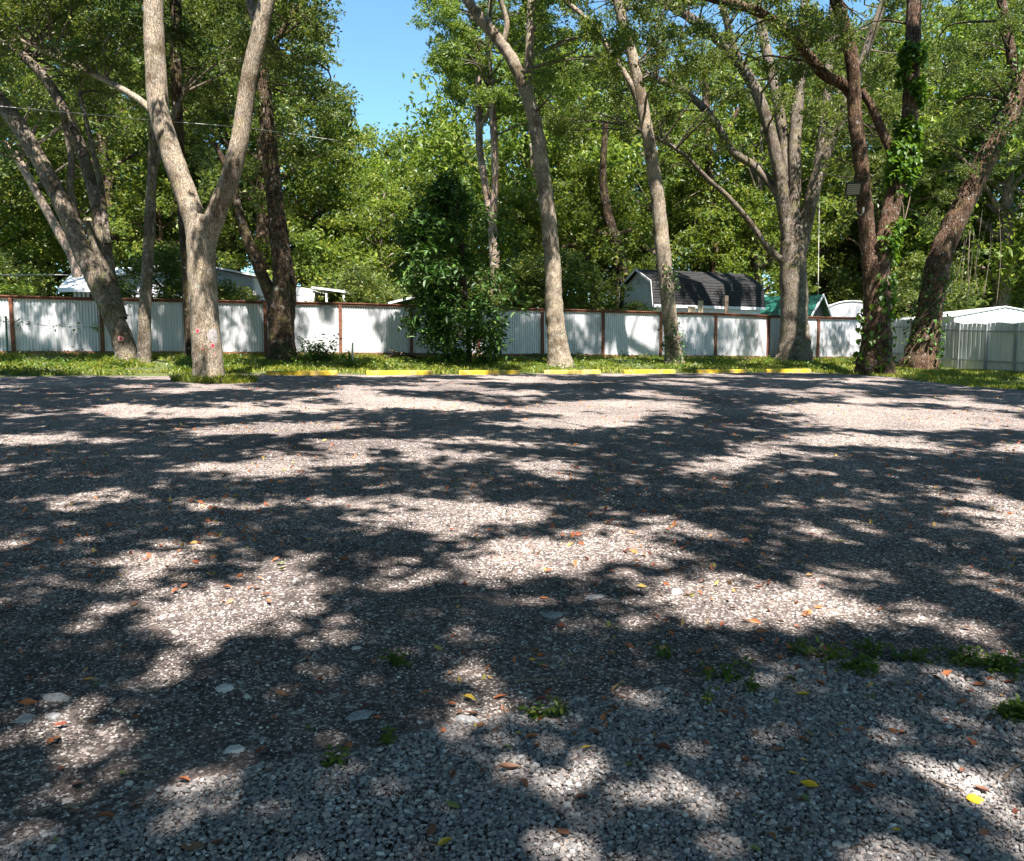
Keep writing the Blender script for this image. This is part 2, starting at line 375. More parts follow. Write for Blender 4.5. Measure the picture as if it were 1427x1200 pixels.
# lot sheet in (along, across) coordinates with ragged edges
A = np.concatenate([np.arange(-44, -14, .6), np.arange(-14, 19.0, .3), np.linspace(19.0, 19.6, 3)])
Bq = np.concatenate([np.arange(-14, 1, .6), np.arange(1, 12, .2), np.arange(12, 21.6, .3), np.linspace(21.6, 22.5, 6)])
ga, gb = np.meshgrid(A, Bq)
eb = np.clip((gb - 20) / 2, 0, 1) * (.35 * (fbm(ga * .9, ga * 0 + 3.3) - .5) * 2); ea = np.clip((ga - 17) / 2.6, 0, 1) * (.7 * (fbm(gb * .8, gb * 0 + 8.1) - .5) * 2)
gb = gb + eb; ga = ga + ea
lx = .935 * ga + NX * gb; ly = .353 * ga + NY * gb
det = (fbm(lx * 2.3, ly * 2.3, 4) - .5) * .035
V = np.stack([lx.ravel(), ly.ravel(), (gz(lx, ly) + .004 + det * np.clip((21 - gb) / 2, 0, 1)).ravel()], 1)
nx = len(A); i = np.arange(len(Bq) - 1)[:, None] * nx; j = np.arange(nx - 1)[None]
Q = np.stack([i + j, i + j + 1, i + nx + j + 1, i + nx + j], -1).reshape(-1, 4)
tag(link('gravel_lot', np_mesh('gravel_lot', V, Q, M_LOT, True)), 'dark crushed asphalt parking lot under the trees', kind='structure')
def lotz(x, y): return gz(x, y) + .004 + (fbm(x * 2.3, y * 2.3, 4) - .5) * .035

# ------------------------------------------------------------------ where the sun reaches the ground (openings of the canopy)
PATCH = [(205, 808, 75, 36, -25), (340, 840, 125, 42, -10), (400, 785, 60, 22, -10), (110, 1050, 58, 32, -30), (85, 1165, 78, 34, -15), (235, 932, 60, 20, -15),
 (5, 832, 16, 26, 0), (690, 1000, 62, 20, 5), (790, 1085, 62, 48, 35), (1375, 1110, 85, 55, 15), (1300, 955, 70, 13, 5), (1400, 985, 40, 16, 0), (1395, 930, 46, 9, 0), (1020, 1190, 70, 16, 0), (620, 718, 130, 26, 3),
 (760, 768, 150, 24, -8), (900, 775, 70, 24, 0), (640, 800, 80, 16, 0), (955, 840, 85, 40, 0), (1010, 868, 90, 26, 0), (1130, 850, 125, 30, 5), (1290, 872, 80, 15, 8),
 (1170, 800, 60, 12, 0), (1405, 718, 92, 28, 20), (1270, 585, 170, 15, 0), (1200, 614, 105, 9, 2), (1030, 640, 72, 15, -12), (985, 668, 22, 7, 10), (1140, 570, 80, 7, 0),
 (750, 650, 60, 9, 5), (410, 648, 130, 12, -4), (300, 655, 60, 8, 0), (380, 598, 130, 8, -2), (90, 700, 60, 7, 0), (330, 705, 60, 7, 0), (200, 572, 90, 6, 0), (50, 612, 60, 7, 0),
 (620, 635, 70, 7, 0), (520, 620, 90, 8, 0), (870, 565, 90, 7, 0), (800, 590, 90, 7, 0), (1130, 745, 40, 6, 15), (1100, 705, 50, 6, 10), (180, 690, 40, 6, 0), (440, 700, 40, 6, 0), (930, 735, 60, 7, 10)]
STRIPS = []
def sm(v, a, b):
    t = np.clip((v - a) / (b - a), 0, 1); return t * t * (3 - 2 * t)
def lit_soft(x, y):
    px, py = project(np.stack([x, y, gz(x, y)], 1)); sv = NX * x + NY * y
    n = fbm(x * .62 + 40, y * .75 + 11, 3); n2 = fbm(x * 2.6, y * 2.6 + 50, 3); n3 = fbm(x * .45 + 7, y * .45 + 3, 2); n4 = fbm(x * 5 + 3, y * 5 + 50, 2)
    far = np.clip((680 - py) / 70, 0, 1)
    thr = .57 - .04 * np.clip((600 - py) / 60, 0, 1) - (n3 - .5) * .25 - .10 * ((sv > 22.1) & (sv < 26.5)) - .09 * (sv >= 26.5)
    out = sm(n * .8 + n2 * .2, thr - .05, thr + .08) * (far > .2) * np.clip(far * 1.6, 0, 1)
    for cx, cy, rx, ry, a in PATCH:
        c, s_ = math.cos(math.radians(a)), math.sin(math.radians(a)); dx = px - cx; dy = py - cy
        q = np.sqrt(((dx * c + dy * s_) / (rx + 3)) ** 2 + ((-dx * s_ + dy * c) / (ry + 1)) ** 2) - (n2 - .5) * .55 - (n4 - .5) * .3
        out = np.maximum(out, 1 - sm(q, .80, 1.40))
    for bx, by, wd, ln, dens in STRIPS:
        dx = x - bx; dy = y - by; al = -(dx * SUN_H.x + dy * SUN_H.y); ac = dx * SUN_H.y - dy * SUN_H.x
        out = np.maximum(out, ((np.abs(ac) < wd) & (al > -.3) & (al < ln)) * sm(n2 + (n - .5), dens - .05, dens + .08))
    out = np.maximum(out, .55 * (np.abs(sv - 22.4) < .35))
    return np.maximum(out, (.13) * sm(n4 * .6 + n2 * .4, .5, .72) * (py < 900))
def lit(x, y): return lit_soft(x, y) > .55

# ------------------------------------------------------------------ leaves
def leaf_mesh_data(C, size, aspect=.45, up=.5, fold=.18, jit=.5):
    n = len(C); L = size * (1 + jit * (rng.random(n) * 2 - 1))[:, None]
    nr = rng.normal(size=(n, 3)); nr /= np.linalg.norm(nr, axis=1)[:, None]; nr[:, 2] = np.abs(nr[:, 2]) * (1 - up) + up * (.4 + rng.random(n)); nr /= np.linalg.norm(nr, axis=1)[:, None]
    a = rng.normal(size=(n, 3)); a -= nr * (a * nr).sum(1)[:, None]; a /= np.linalg.norm(a, axis=1)[:, None] + 1e-9
    b = np.cross(nr, a); W = L * aspect
    V = np.empty((n, 4, 3), np.float32); V[:, 0] = C - a * L * .5; V[:, 1] = C - b * W * .5 + nr * W * fold - a * L * .06; V[:, 2] = C + a * L * .5 - nr * L * .06; V[:, 3] = C + b * W * .5 + nr * W * fold - a * L * .06
    return V.reshape(-1, 3), np.arange(n * 4).reshape(-1, 4)
def clump_pts(C, R, n, flat=.65, spray=9, tight=.09):
    """leaf positions for clumps C (k,3) of radius R (k), n leaves each, gathered in sprays"""
    k = len(C); m = max(2, n // spray)
    d = rng.normal(size=(k, m, 3)); d /= np.linalg.norm(d, axis=2)[..., None]; d *= (rng.random((k, m, 1)) ** .5); d[..., 2] *= flat
    sp = C[:, None] + d * R[:, None, None]
    q = np.repeat(sp, spray, axis=1) + rng.normal(size=(k, m * spray, 3)) * tight * np.array([1, 1, .7])
    return q.reshape(-1, 3)

# ------------------------------------------------------------------ big trees in view
CLUMP = {}      # tree key -> list of (centre, radius, leaves, size)
TREES = {}
def limb3d(pts, d0, slope):
    out = []; L = 0; prev = None
    for q in pts:
        px, py, r = q[:3]; dd = q[3] if len(q) > 3 else 0
        if prev is not None: L += math.hypot(px - prev[0], py - prev[1])
        prev = (px, py); d = d0 + dd + slope * L / 300.0
        p = unproj(px, py, d); out.append((*p, r * d / F))
    return np.array(out)
def big_tree(key, name, label, base, limbs, bm, leafm, slopes=None, depth=None, sides=22, flare=.35, group=None, wob=.16):
    if depth is None: bp = ground(*base)
    else:
        bp = unproj(base[0], base[1], depth); bp[2] = min(bp[2], g1(bp[0], bp[1]))
    d0 = bp[1]
    root = thing(name, label, 'tree', bp, group)
    parts = []; pts = []
    for k, lb in enumerate(limbs):
        sl = 0 if k == 0 else (slopes[k] if slopes else random.uniform(-1.2, 1.2))
        P = limb3d(lb, d0, sl)
        if k == 0:
            P[0, 2] = min(P[0, 2], bp[2]) - .12
        st = .09 if d0 < 27 else .14
        Pc = catmull(P, st)
        V_, Q_ = tube(Pc[:, :3], np.maximum(Pc[:, 3], .012), sides if k < 3 else max(10, sides - 8), wob, seed=hash(key) % 97 * 1.7 if False else len(key) * 3.1 + ord(key[-1]), flare=flare if k == 0 else 0)
        parts.append((V_, Q_)); pts.append(Pc[::4])
    V_, Q_ = join(parts)
    tr = link('trunk', np_mesh('trunk', V_ - bp, Q_, bm, True), root)
    TREES[key] = dict(root=root, base=bp, pts=np.vstack(pts), VQ=(V_, Q_), bark=bm, leaf=leafm, trunk=tr, twigs=[])
    CLUMP[key] = []
    return root

big_tree('leaner', 'leaning_tree', 'grey tree leaning left with a red target dot near its foot', (175, 502), [
    [(178, 507, 15.5), (171, 474, 14), (151, 427, 13.3), (112, 345, 12), (82, 275, 11), (50, 215, 10.3), (15, 160, 10.5), (-40, 95, 9), (-120, 10, 7)],
    [(166, 445, 11), (153, 390, 9.5), (144, 335, 9), (134, 282, 8), (112, 205, 7.5), (88, 150, 7), (55, 100, 6.5), (10, 62, 6), (-50, 30, 5)],
    [(150, 405, 5.5), (136, 358, 5.5), (122, 309, 5.5)],
    [(120, 352, 6), (106, 300, 5), (98, 262, 4.6), (100, 222, 4.6), (92, 180, 4.2), (88, 150, 4)],
    [(150, 340, 5), (142, 268, 4), (131, 215, 3.6), (123, 180, 3), (110, 130, 2.5)]], B_GREY, L_OAK, slopes=[0, 1.0, .6, .9, 1.4], flare=.15)
big_tree('thin', 'thin_tree', 'thin straight grey tree just right of the leaning trunk', (201, 505), [
    [(201, 508, 9.5), (202, 430, 8), (207, 350, 7.5), (210, 280, 7), (213, 220, 6.2), (214, 150, 5.5), (216, 60, 4.6), (220, -60, 4)],
    [(211, 250, 4), (230, 190, 3.5), (260, 120, 3)]], B_GREY, L_OAK, flare=.25)
big_tree('fork', 'forked_oak', 'big pale forked tree with two red dots, standing in front of the yellow stops', (290, 531), [
    [(290, 535, 22), (289, 500, 20), (284, 430, 19.3), (281, 370, 19), (280, 325, 18.5), (280, 300, 14)],
    [(279, 345, 15), (266, 290, 14.8), (248, 240, 14.2), (231, 190, 13.8), (221, 150, 13.6), (217, 90, 13.5), (214, 30, 13), (214, -60, 11), (205, -160, 9)],
    [(286, 345, 13), (300, 300, 13.5), (320, 250, 12.6), (335, 190, 11.7), (345, 120, 11), (358, 60, 11), (372, 0, 10.5), (395, -80, 9), (420, -160, 7)],
    [(226, 172, 5.5, .3), (197, 141, 4.4, .8), (140, 108, 4.2, 1.6), (90, 85, 4, 2.2), (40, 60, 3.4, 2.8), (-20, 40, 3, 3.2)],
    [(362, 45, 6), (352, 15, 6), (335, -40, 5)]], B_OAK, L_OAK, sides=30, flare=.12, slopes=[0, .2, -.2, 1.2, .5], wob=.10)
big_tree('brown', 'brown_tree', 'dark brown tree with a low side limb against the fence', (393, 501), [
    [(393, 506, 21), (392, 470, 16.8), (392, 430, 18.5), (396, 395, 15.5), (388, 320, 12), (381, 260, 11), (373, 180, 10), (366, 100, 9), (360, 40, 8.5), (345, -40, 8), (330, -120, 6)],
    [(386, 430, 11), (366, 385, 8), (345, 335, 7), (333, 295, 6), (322, 250, 5), (300, 200, 3.5)],
    [(398, 425, 8), (407, 400, 6), (409, 386, 4)],
    [(366, 90, 5), (395, 40, 4), (420, 0, 3.5), (440, -50, 3)]], B_DARK, L_OAK)
big_tree('behindfork', 'slim_dark_tree', 'slim dark tree mostly hidden behind the big forked one', (268, 498), [
    [(268, 499, 8), (262, 400, 7.5), (253, 260, 7), (246, 120, 7), (246, 0, 6.5), (250, -80, 5)]], B_DARK, L_OAK, flare=.25)
big_tree('mid', 'slender_oak', 'tall slender grey tree with a high fork, right of the leafy evergreen', (779, 510), [
    [(780, 514, 18), (777, 480, 13.8), (772, 430, 12.5), (770, 370, 11.2), (764, 300, 10.6), (755, 230, 10), (747, 180, 9.6), (737, 135, 9)],
    [(738, 145, 8), (722, 100, 8.5), (705, 70, 8), (680, 38, 7.5), (655, 5, 7), (620, -50, 6), (590, -110, 5)],
    [(738, 145, 6.5), (737, 100, 6.2), (739, 40, 5.6), (741, -40, 5), (750, -120, 4)],
    [(700, 66, 4), (706, 30, 3.6), (690, -20, 3)]], B_OAK, L_MID)
big_tree('ivied', 'slim_ivied_tree', 'slim pale tree with dark ivy up its side in front of the barn shed', (938, 508), [
    [(938, 512, 14), (937, 480, 10.8), (931, 420, 10), (924, 350, 10), (917, 280, 9.5), (908, 220, 8.6), (896, 150, 8), (884, 90, 7.5), (868, 30, 7), (850, -40, 6), (830, -110, 5)],
    [(904, 195, 4.6), (885, 130, 4), (850, 70, 3.6), (820, 30, 3.2), (785, 0, 3), (740, -30, 2.5)]], B_OAK, L_OAK)
big_tree('manylimbed', 'many_limbed_tree', 'stout tree splitting into many upright limbs in front of the green roof', (1107, 503), [
    [(1106, 508, 25), (1108, 485, 21), (1107, 450, 18.6), (1106, 400, 18), (1105, 350, 17), (1108, 315, 13)],
    [(1101, 350, 9), (1092, 290, 9), (1086, 240, 8.5), (1072, 180, 8), (1055, 130, 7.5), (1035, 95, 7), (1000, 55, 6.5), (955, 20, 6), (910, -5, 5.5), (850, -40, 5), (790, -80, 4)],
    [(1036, 102, 5), (1020, 60, 5), (1010, 20, 4.5), (990, -30, 4)],
    [(1106, 345, 9), (1107, 260, 8.5), (1108, 190, 8.5), (1113, 130, 8), (1118, 80, 7), (1122, 0, 6), (1125, -80, 5)],
    [(1102, 330, 7), (1096, 230, 7), (1085, 150, 7), (1070, 80, 6.5), (1058, 20, 6), (1050, -40, 5)],
    [(1114, 350, 11), (1130, 280, 9.5), (1145, 230, 9), (1160, 190, 8), (1178, 150, 7), (1200, 90, 6), (1225, 20, 5), (1250, -50, 4)],
    [(1126, 300, 6), (1140, 230, 6), (1150, 160, 6), (1155, 90, 5.5), (1160, 20, 5), (1165, -60, 4)],
    [(1100, 372, 5.5), (1070, 345, 4.3), (1045, 310, 3.9), (1015, 275, 3.5), (985, 248, 3.1), (950, 213, 2.7), (905, 187, 2.2)],
    [(1092, 280, 6), (1055, 235, 5.5), (1020, 210, 5.5), (1000, 175, 5), (975, 145, 5), (940, 120, 4.5), (900, 108, 4)]], B_GREY, L_OAK,
    slopes=[0, -.5, -.8, .3, 1.0, -.6, .6, -2.0, 1.2], flare=.16)
big_tree('viny', 'vine_covered_tree', 'red-brown tree hung with bright vines and a floodlight', (1220, 522), [
    [(1220, 527, 26), (1220, 500, 21), (1222, 460, 19), (1222, 410, 18.4), (1222, 370, 18), (1226, 335, 14)],
    [(1214, 380, 11), (1207, 310, 10.5), (1203, 260, 10), (1198, 210, 9.5), (1192, 170, 9), (1190, 130, 9), (1188, 90, 9), (1180, 50, 8.5), (1165, 0, 8), (1145, -60, 7)],
    [(1228, 365, 13), (1240, 300, 12), (1253, 250, 11), (1262, 200, 10.5), (1268, 150, 10.5), (1271, 90, 10), (1273, 30, 9.5), (1275, -60, 8)],
    [(1193, 140, 8), (1175, 118, 7.5), (1150, 105, 7), (1128, 80, 7), (1108, 55, 6.5), (1080, 30, 6), (1045, 12, 6), (1000, 0, 5.5), (940, -20, 5)],
    [(1240, 310, 7), (1248, 250, 7), (1243, 215, 7), (1228, 180, 6), (1215, 150, 5.5), (1200, 125, 5)]], B_RED, L_OAK, slopes=[0, -.2, .4, -.8, .2], wob=.22)
big_tree('rightlean', 'right_leaning_tree', 'thick rough-barked tree leaning right beside the grey steel fence', (1281, 514), [
    [(1281, 519, 24), (1285, 490, 20), (1293, 450, 17.5), (1300, 410, 16.5), (1310, 360, 15.8), (1328, 315, 15.2), (1350, 270, 14.6), (1375, 220, 14), (1400, 170, 14.5), (1430, 115, 14), (1480, 20, 12), (1530, -80, 9)],
    [(1402, 165, 8), (1412, 110, 7), (1405, 50, 6), (1390, -30, 5)]], B_RED, L_OAK, wob=.22)
big_tree('twin', 'pink_twin_tree', 'pinkish twin-stemmed tree standing behind the fence near the gap of sky', (690, 478), [
    [(690, 482, 8), (690, 430, 7.5), (690, 390, 7), (688, 340, 6.8), (684, 296, 5)],
    [(686, 315, 5), (675, 250, 5), (668, 200, 5), (667, 120, 4.6), (664, 70, 4), (655, -20, 3)],
    [(687, 310, 5), (690, 240, 5), (688, 180, 5), (684, 120, 4.6), (680, 50, 4), (690, -40, 3)],
    [(668, 180, 2.2), (690, 140, 2), (710, 110, 1.6)]], B_PALE, L_LITE, depth=36, sides=12)
big_tree('redback', 'red_trunk_tree', 'straight red-trunked tree rising behind the dark shed roof', (998, 470), [
    [(998, 474, 8), (997, 385, 6.5), (995, 330, 6.2), (990, 250, 5.5), (985, 160, 5), (980, 80, 4)],
    [(990, 240, 3), (1010, 190, 2.6), (1030, 150, 2)]], B_RED, L_MID, depth=46, sides=12)
big_tree('darkback', 'dark_bent_tree', 'dark bent tree with a pale side limb left of the shed gable', (870, 478), [
    [(868, 480, 10), (866, 385, 9), (858, 340, 8), (846, 295, 7), (840, 240, 5), (845, 170, 4)],
    [(858, 335, 4.5), (846, 322, 4), (862, 326, 3.5), (880, 320, 2.5)],
    [(853, 330, 4.5), (830, 325, 4), (805, 340, 3.5), (780, 345, 2.5)]], B_DARK, L_MID, depth=40, sides=12)
big_tree('leftback', 'pale_slanting_tree', 'pale slanting tree behind the fence at the left edge, above the white roof', (118, 470), [
    [(128, 470, 7), (105, 372, 6.5), (84, 328, 6), (52, 270, 5.5), (20, 215, 5), (-10, 185, 4.5), (-60, 140, 3)]], B_PALE, L_OAK, depth=33, sides=12)

# paint marks on the trunks
def on_trunk(key, px, py):
    T = TREES[key]; V_, Q_ = T['VQ']; bv = BVHTree.FromPolygons([Vector(v) for v in V_], [tuple(int(i) for i in q) for q in Q_])
    r = Vector(ray(px, py)).normalized(); h = bv.ray_cast(Vector((0, 0, CAMZ)), r); return h[0], h[1], bv
def dot(key, px, py, r, name, m, z, label=None, squash=1.0):
    loc, nrm, bv = on_trunk(key, px, py)
    if loc is None: return
    u = nrm.cross(Vector((0, 0, 1))).normalized(); v = u.cross(nrm); n = 20; k = 3
    V_ = []; Fc = []
    for j in range(k + 1):
        for i in range(n):
            a = 2 * math.pi * i / n; rr = r * j / k * (1 + .06 * math.sin(3 * a + px) + .05 * math.sin(7 * a))
            p = loc + u * math.cos(a) * rr + v * math.sin(a) * rr * squash + nrm * .3
            h = bv.ray_cast(p, -nrm); q = (h[0] if h[0] is not None else loc) + nrm * z; V_.append(tuple(q))
    for j in range(k):
        for i in range(n): Fc.append((j * n + i, j * n + (i + 1) % n, (j + 1) * n + (i + 1) % n, (j + 1) * n + i))
    MB().add(V_, Fc).build(name, m, TREES[key]['root'], TREES[key]['base'], True, label)
for key, px, py in (('leaner', 168.5, 472), ('fork', 275.5, 461), ('fork', 296, 481.5)):
    dot(key, px, py, .085 if key == 'leaner' else .05, 'paint_ring', M_PINK, .004); dot(key, px, py, .032, 'red_dot', M_RED, .009)
dot('fork', 297, 468, .13, 'paint_patch', M_GPAINT, .003, 'grey sprayed patch on the bark', 1.3)
for px, py in ((300, 492), (297, 497), (283, 486)): dot('fork', px, py, .012, 'red_dot', M_RED, .004)
loc, nrm, _ = on_trunk('leaner', 122, 311) if True else None
if loc is not None:
    c = Vector(unproj(122, 308, TREES['leaner']['base'][1] + .45)); ax = Vector((.1, -.8, .5)).normalized()
    MB().tube([c - ax * .12, c + ax * .05], [.12, .125], 16).build('cut_stub', M_CUT, TREES['leaner']['root'], TREES['leaner']['base'], False, 'pale freshly cut end of a sawn limb')

_e = ground(652, 507); STRIPS.append((_e[0], _e[1], 1.3, 8, .42))
STRIPS.append((17.0, 29.5, 3.2, 7, .50))
# trunks that catch the sun
for key, wd, ln, dens in (('fork', .7, 8, .30), ('mid', .4, 6, .44), ('ivied', .4, 6, .42), ('manylimbed', .6, 6, .52), ('rightlean', .7, 6, .52), ('viny', .7, 6, .46), ('leaner', .5, 6, .56)):
    b_ = TREES[key]['base']; STRIPS.append((b_[0], b_[1], wd, ln, dens))

# ------------------------------------------------------------------ trees out of frame whose crowns shade the lot
OFF = {}
def off_tree(x, y, h, where):
    z = g1(x, y); key = 'off%d' % len(OFF)
    root = thing('shade_oak', 'tall oak outside the view, its crown over the gravel, ' + where, 'tree', (x, y, z), 'oaks around the lot outside the view')
    P = [(x, y, z - .1, .38), (x + .1, y, z + 2, .30), (x - .1, y + .1, z + h * .55, .25), (x, y, z + h, .16)]
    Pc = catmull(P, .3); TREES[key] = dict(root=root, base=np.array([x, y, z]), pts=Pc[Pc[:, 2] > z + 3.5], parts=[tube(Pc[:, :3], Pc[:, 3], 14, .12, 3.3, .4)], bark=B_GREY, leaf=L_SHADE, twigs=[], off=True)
    CLUMP[key] = []; OFF[key] = 1
for q in ((-8.5, 4.5, 11, 'close on the left'), (9, 3, 11, 'close on the right'), (.5, -7.5, 12, 'straight behind the viewer'), (-15, 13, 12, 'farther along the left side'), (16.5, 10, 12, 'farther along the right side'), (-7, -5, 11, 'behind the viewer to the left'), (9, -6, 12, 'behind the viewer to the right')): off_tree(*q)

# clumps that shade the ground: one above every shaded spot, somewhere along its ray to the sun, always above the view
st = .25
X, Y = np.meshgrid(np.arange(-24, 27, st), np.arange(-1.2, 33, st)); X = X.ravel() + rng.uniform(-.13, .13, X.size); Y = Y.ravel() + rng.uniform(-.13, .13, Y.size)
k = (np.abs(X) < .64 * np.maximum(Y, 0) + 3.2); X = X[k]; Y = Y[k]
LS_ = lit_soft(X, Y); dark = LS_ < .97; X = X[dark]; Y = Y[dark]; LS_ = LS_[dark]; G = gz(X, Y)
tmin = np.maximum((.455 * Y + 2.3 - G) / (S[2] - .455 * S[1]), 6.6 / S[2])
SH = []
for layer in range(4):
    t_ = tmin + rng.random(len(X)) * 2.0 + layer * .5
    C = np.stack([X + t_ * S[0], Y + t_ * S[1], G + t_ * S[2]], 1); SH.append((C + rng.normal(size=C.shape) * .05)[rng.random(len(C)) > LS_ ** .8])
SH = np.vstack(SH)
# coarser roof of leaves added around the viewer to block ambient sky
X, Y = np.meshgrid(np.arange(-22, 22, .55), np.arange(-14, 26, .55)); X = X.ravel() + rng.uniform(-.25, .25, X.size); Y = Y.ravel() + rng.uniform(-.25, .25, Y.size)
k = (np.abs(X) >= .64 * np.maximum(Y, 0) + 3.0) | (Y < -1.0); k &= fbm(X * .5, Y * .5 + 60, 2) > .30; X = X[k]; Y = Y[k]; G = gz(X, Y)
t_ = np.maximum((.455 * Y + 2.3 - G) / (S[2] - .455 * S[1]), 6.6 / S[2]) + rng.random(len(X)) * 2.5
SHC = np.stack([X + t_ * S[0], Y + t_ * S[1], G + t_ * S[2]], 1)

# clumps of foliage seen at the top of the picture
SKYGAP = [(456, -80), (474, 20), (468, 70), (452, 112), (486, 128), (505, 165), (530, 196), (640, 196), (630, 160), (596, 120), (585, 60), (566, 20), (548, 0), (548, -80)]
def in_poly(px, py, poly):
    c = np.zeros(len(px), bool); n = len(poly)
    for i in range(n):
        x1, y1 = poly[i]; x2, y2 = poly[(i + 1) % n]
        if y1 == y2: continue
        hit = ((y1 > py) != (y2 > py)) & (px < (x2 - x1) * (py - y1) / (y2 - y1) + x1); c ^= hit
    return c
def sprinkle(n, x0, x1, y0, y1, d0, d1, fade_y, keep):
    px = rng.uniform(x0, x1, n); py = rng.uniform(y0, y1, n); d = rng.uniform(d0, d1, n)
    p = np.clip((fade_y - py) / 110, 0.0, 1) * keep; nn = fbm(px / 75 + d * .2, py / 60 + d, 3)
    ok = (nn + .55 * (p - .5) > .5) & (p > 0)
    for off in (18,):
        for dx, dy in ((0, 0), (off, 0), (-off, 0), (0, off), (0, -off)): ok &= ~in_poly(px + dx, py + dy, SKYGAP)
    return np.array([unproj(a, b, c) for a, b, c in zip(px[ok], py[ok], d[ok])])
VIS = [sprinkle(330, -60, 470, -70, 95, 21, 31, 250, .80), sprinkle(190, -60, 470, 90, 260, 26, 33, 250, .80),
       sprinkle(170, 560, 800, -70, 170, 32, 38, 260, .85),
       sprinkle(560, 735, 1460, -70, 300, 28.5, 38, 250, .72), sprinkle(110, 735, 1200, -70, 120, 24, 29, 200, .7),
       sprinkle(60, 1130, 1460, 120, 330, 30, 38, 380, .5)]
VIS = np.vstack(VIS)

def assign(C, keys, extra=None):
    best = np.full(len(C), 1e9); who = np.zeros(len(C), int); pt = np.zeros((len(C), 4))
    for i, kx in enumerate(keys):
        P = TREES[kx]['pts']
        for a in range(0, len(C), 4000):
            D = np.linalg.norm(C[a:a + 4000, None] - P[None, :, :3], axis=2) + np.where(P[None, :, 2] > C[a:a + 4000, None, 2] + .3, 1.5, 0); m = D.argmin(1); dv = D[np.arange(len(m)), m]
            up_ = dv < best[a:a + 4000]; idx = np.arange(a, a + len(m))[up_]; best[idx] = dv[up_]; who[idx] = i; pt[idx] = P[m[up_]]
    return who, pt, best
def add_branch(key, p0, p1, r0, r1):
    T = TREES[key]; p0 = np.array(p0); p1 = np.array(p1); L = np.linalg.norm(p1 - p0)
    mid = (p0 + p1) / 2 + rng.normal(size=3) * L * .10 + np.array([0, 0, L * .10])
    Pc = catmull(np.array([(*p0, r0), (*mid, (r0 + r1) * .5), (*p1, r1)]), max(.22, L / 9)); T['twigs'].append(tube(Pc[:, :3], Pc[:, 3], 6, 0))
    return Pc
vis_keys = ['leaner', 'thin', 'fork', 'brown', 'behindfork', 'mid', 'ivied', 'manylimbed', 'viny', 'rightlean', 'twin', 'leftback']
who, pt, dist = assign(VIS, vis_keys)
for c, wi, p, dd in zip(VIS, who, pt, dist):
    if dd > 6.5: continue
    key = vis_keys[wi]; CLUMP[key].append((c, rng.uniform(.38, .72), 0))
    if dd > .5 and rng.random() < .75: add_branch(key, p[:3], c, min(.05, .018 + .010 * dd, p[3] * .8), .008)
all_keys = list(OFF) + [k_ for k_ in vis_keys if k_ not in ('twin', 'leftback')]
# coarse cells of the shading canopy share one branch
cell = np.round(SH / np.array([2.2, 2.2, 3.0])).astype(int); uc, inv = np.unique(cell, axis=0, return_inverse=True); inv = inv.ravel()
cen = np.array([SH[inv == i].mean(0) for i in range(len(uc))]); who, pt, dist = assign(cen, all_keys)
ends = {}
order = np.argsort(dist)
for i in order:
    key = all_keys[who[i]]; c = cen[i]; p = pt[i, :3]; r0 = min(.10, .03 + .012 * dist[i])
    nb = ends.setdefault(key, [])
    if nb:
        E = np.array([e[:3] for e in nb]); D = np.linalg.norm(E - c, axis=1); j = D.argmin()
        if D[j] < dist[i]: p = E[j]; r0 = min(r0, nb[j][3] * .95)
    Pc = add_branch(key, p, c, r0, .016)
    nb += [(*q[:3], max(q[3], .02)) for q in Pc[2:]]
for c, i in zip(SH, inv): CLUMP[all_keys[who[i]]].append((c, .20, 1))
okeys = list(OFF); who2, pt2, _d = assign(SHC, okeys)
for c, i in zip(SHC, who2): CLUMP[okeys[i]].append((c, .4, 2))

for key, T in TREES.items():
    root = T['root']; bp = T['base']
    if T.get('off'):
        V_, Q_ = join(T['parts'] + T['twigs']); link('trunk', np_mesh('trunk', V_ - bp, Q_, T['bark'], True), root)
    elif T['twigs']:
        V_, Q_ = join(T['twigs']); link('branches', np_mesh('branches', V_ - bp, Q_, B_DARK if T['bark'] in (B_DARK, B_RED) else B_GREY, True), root)['kind'] = 'stuff'
    cl = CLUMP[key]; D = []
    a = [(c, r) for c, r, kd in cl if kd == 0]
    if a:
        C = np.array([q[0] for q in a]); R = np.array([q[1] for q in a])
        big = key == 'twin'
        pts_ = clump_pts(C, R, 330 if not big else 380, .7, 10, .085); D.append(leaf_mesh_data(pts_, .115 if not big else .13, .42, .45))
    b_ = [c for c, r, kd in cl if kd == 1]
    if b_:
        C = np.array(b_); pts_ = clump_pts(C, np.full(len(C), .24), 15, .6, 5, .07); D.append(leaf_mesh_data(pts_, .15, .62, .75))
    b_ = [c for c, r, kd in cl if kd == 2]
    if b_:
        C = np.array(b_); D.append(leaf_mesh_data(clump_pts(C, np.full(len(C), .42), 14, .6, 7, .12), .34, .62, .7))
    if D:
        V_, Q_ = join(D); link('crown', np_mesh('crown', V_ - bp, Q_, T['leaf'], False), root)

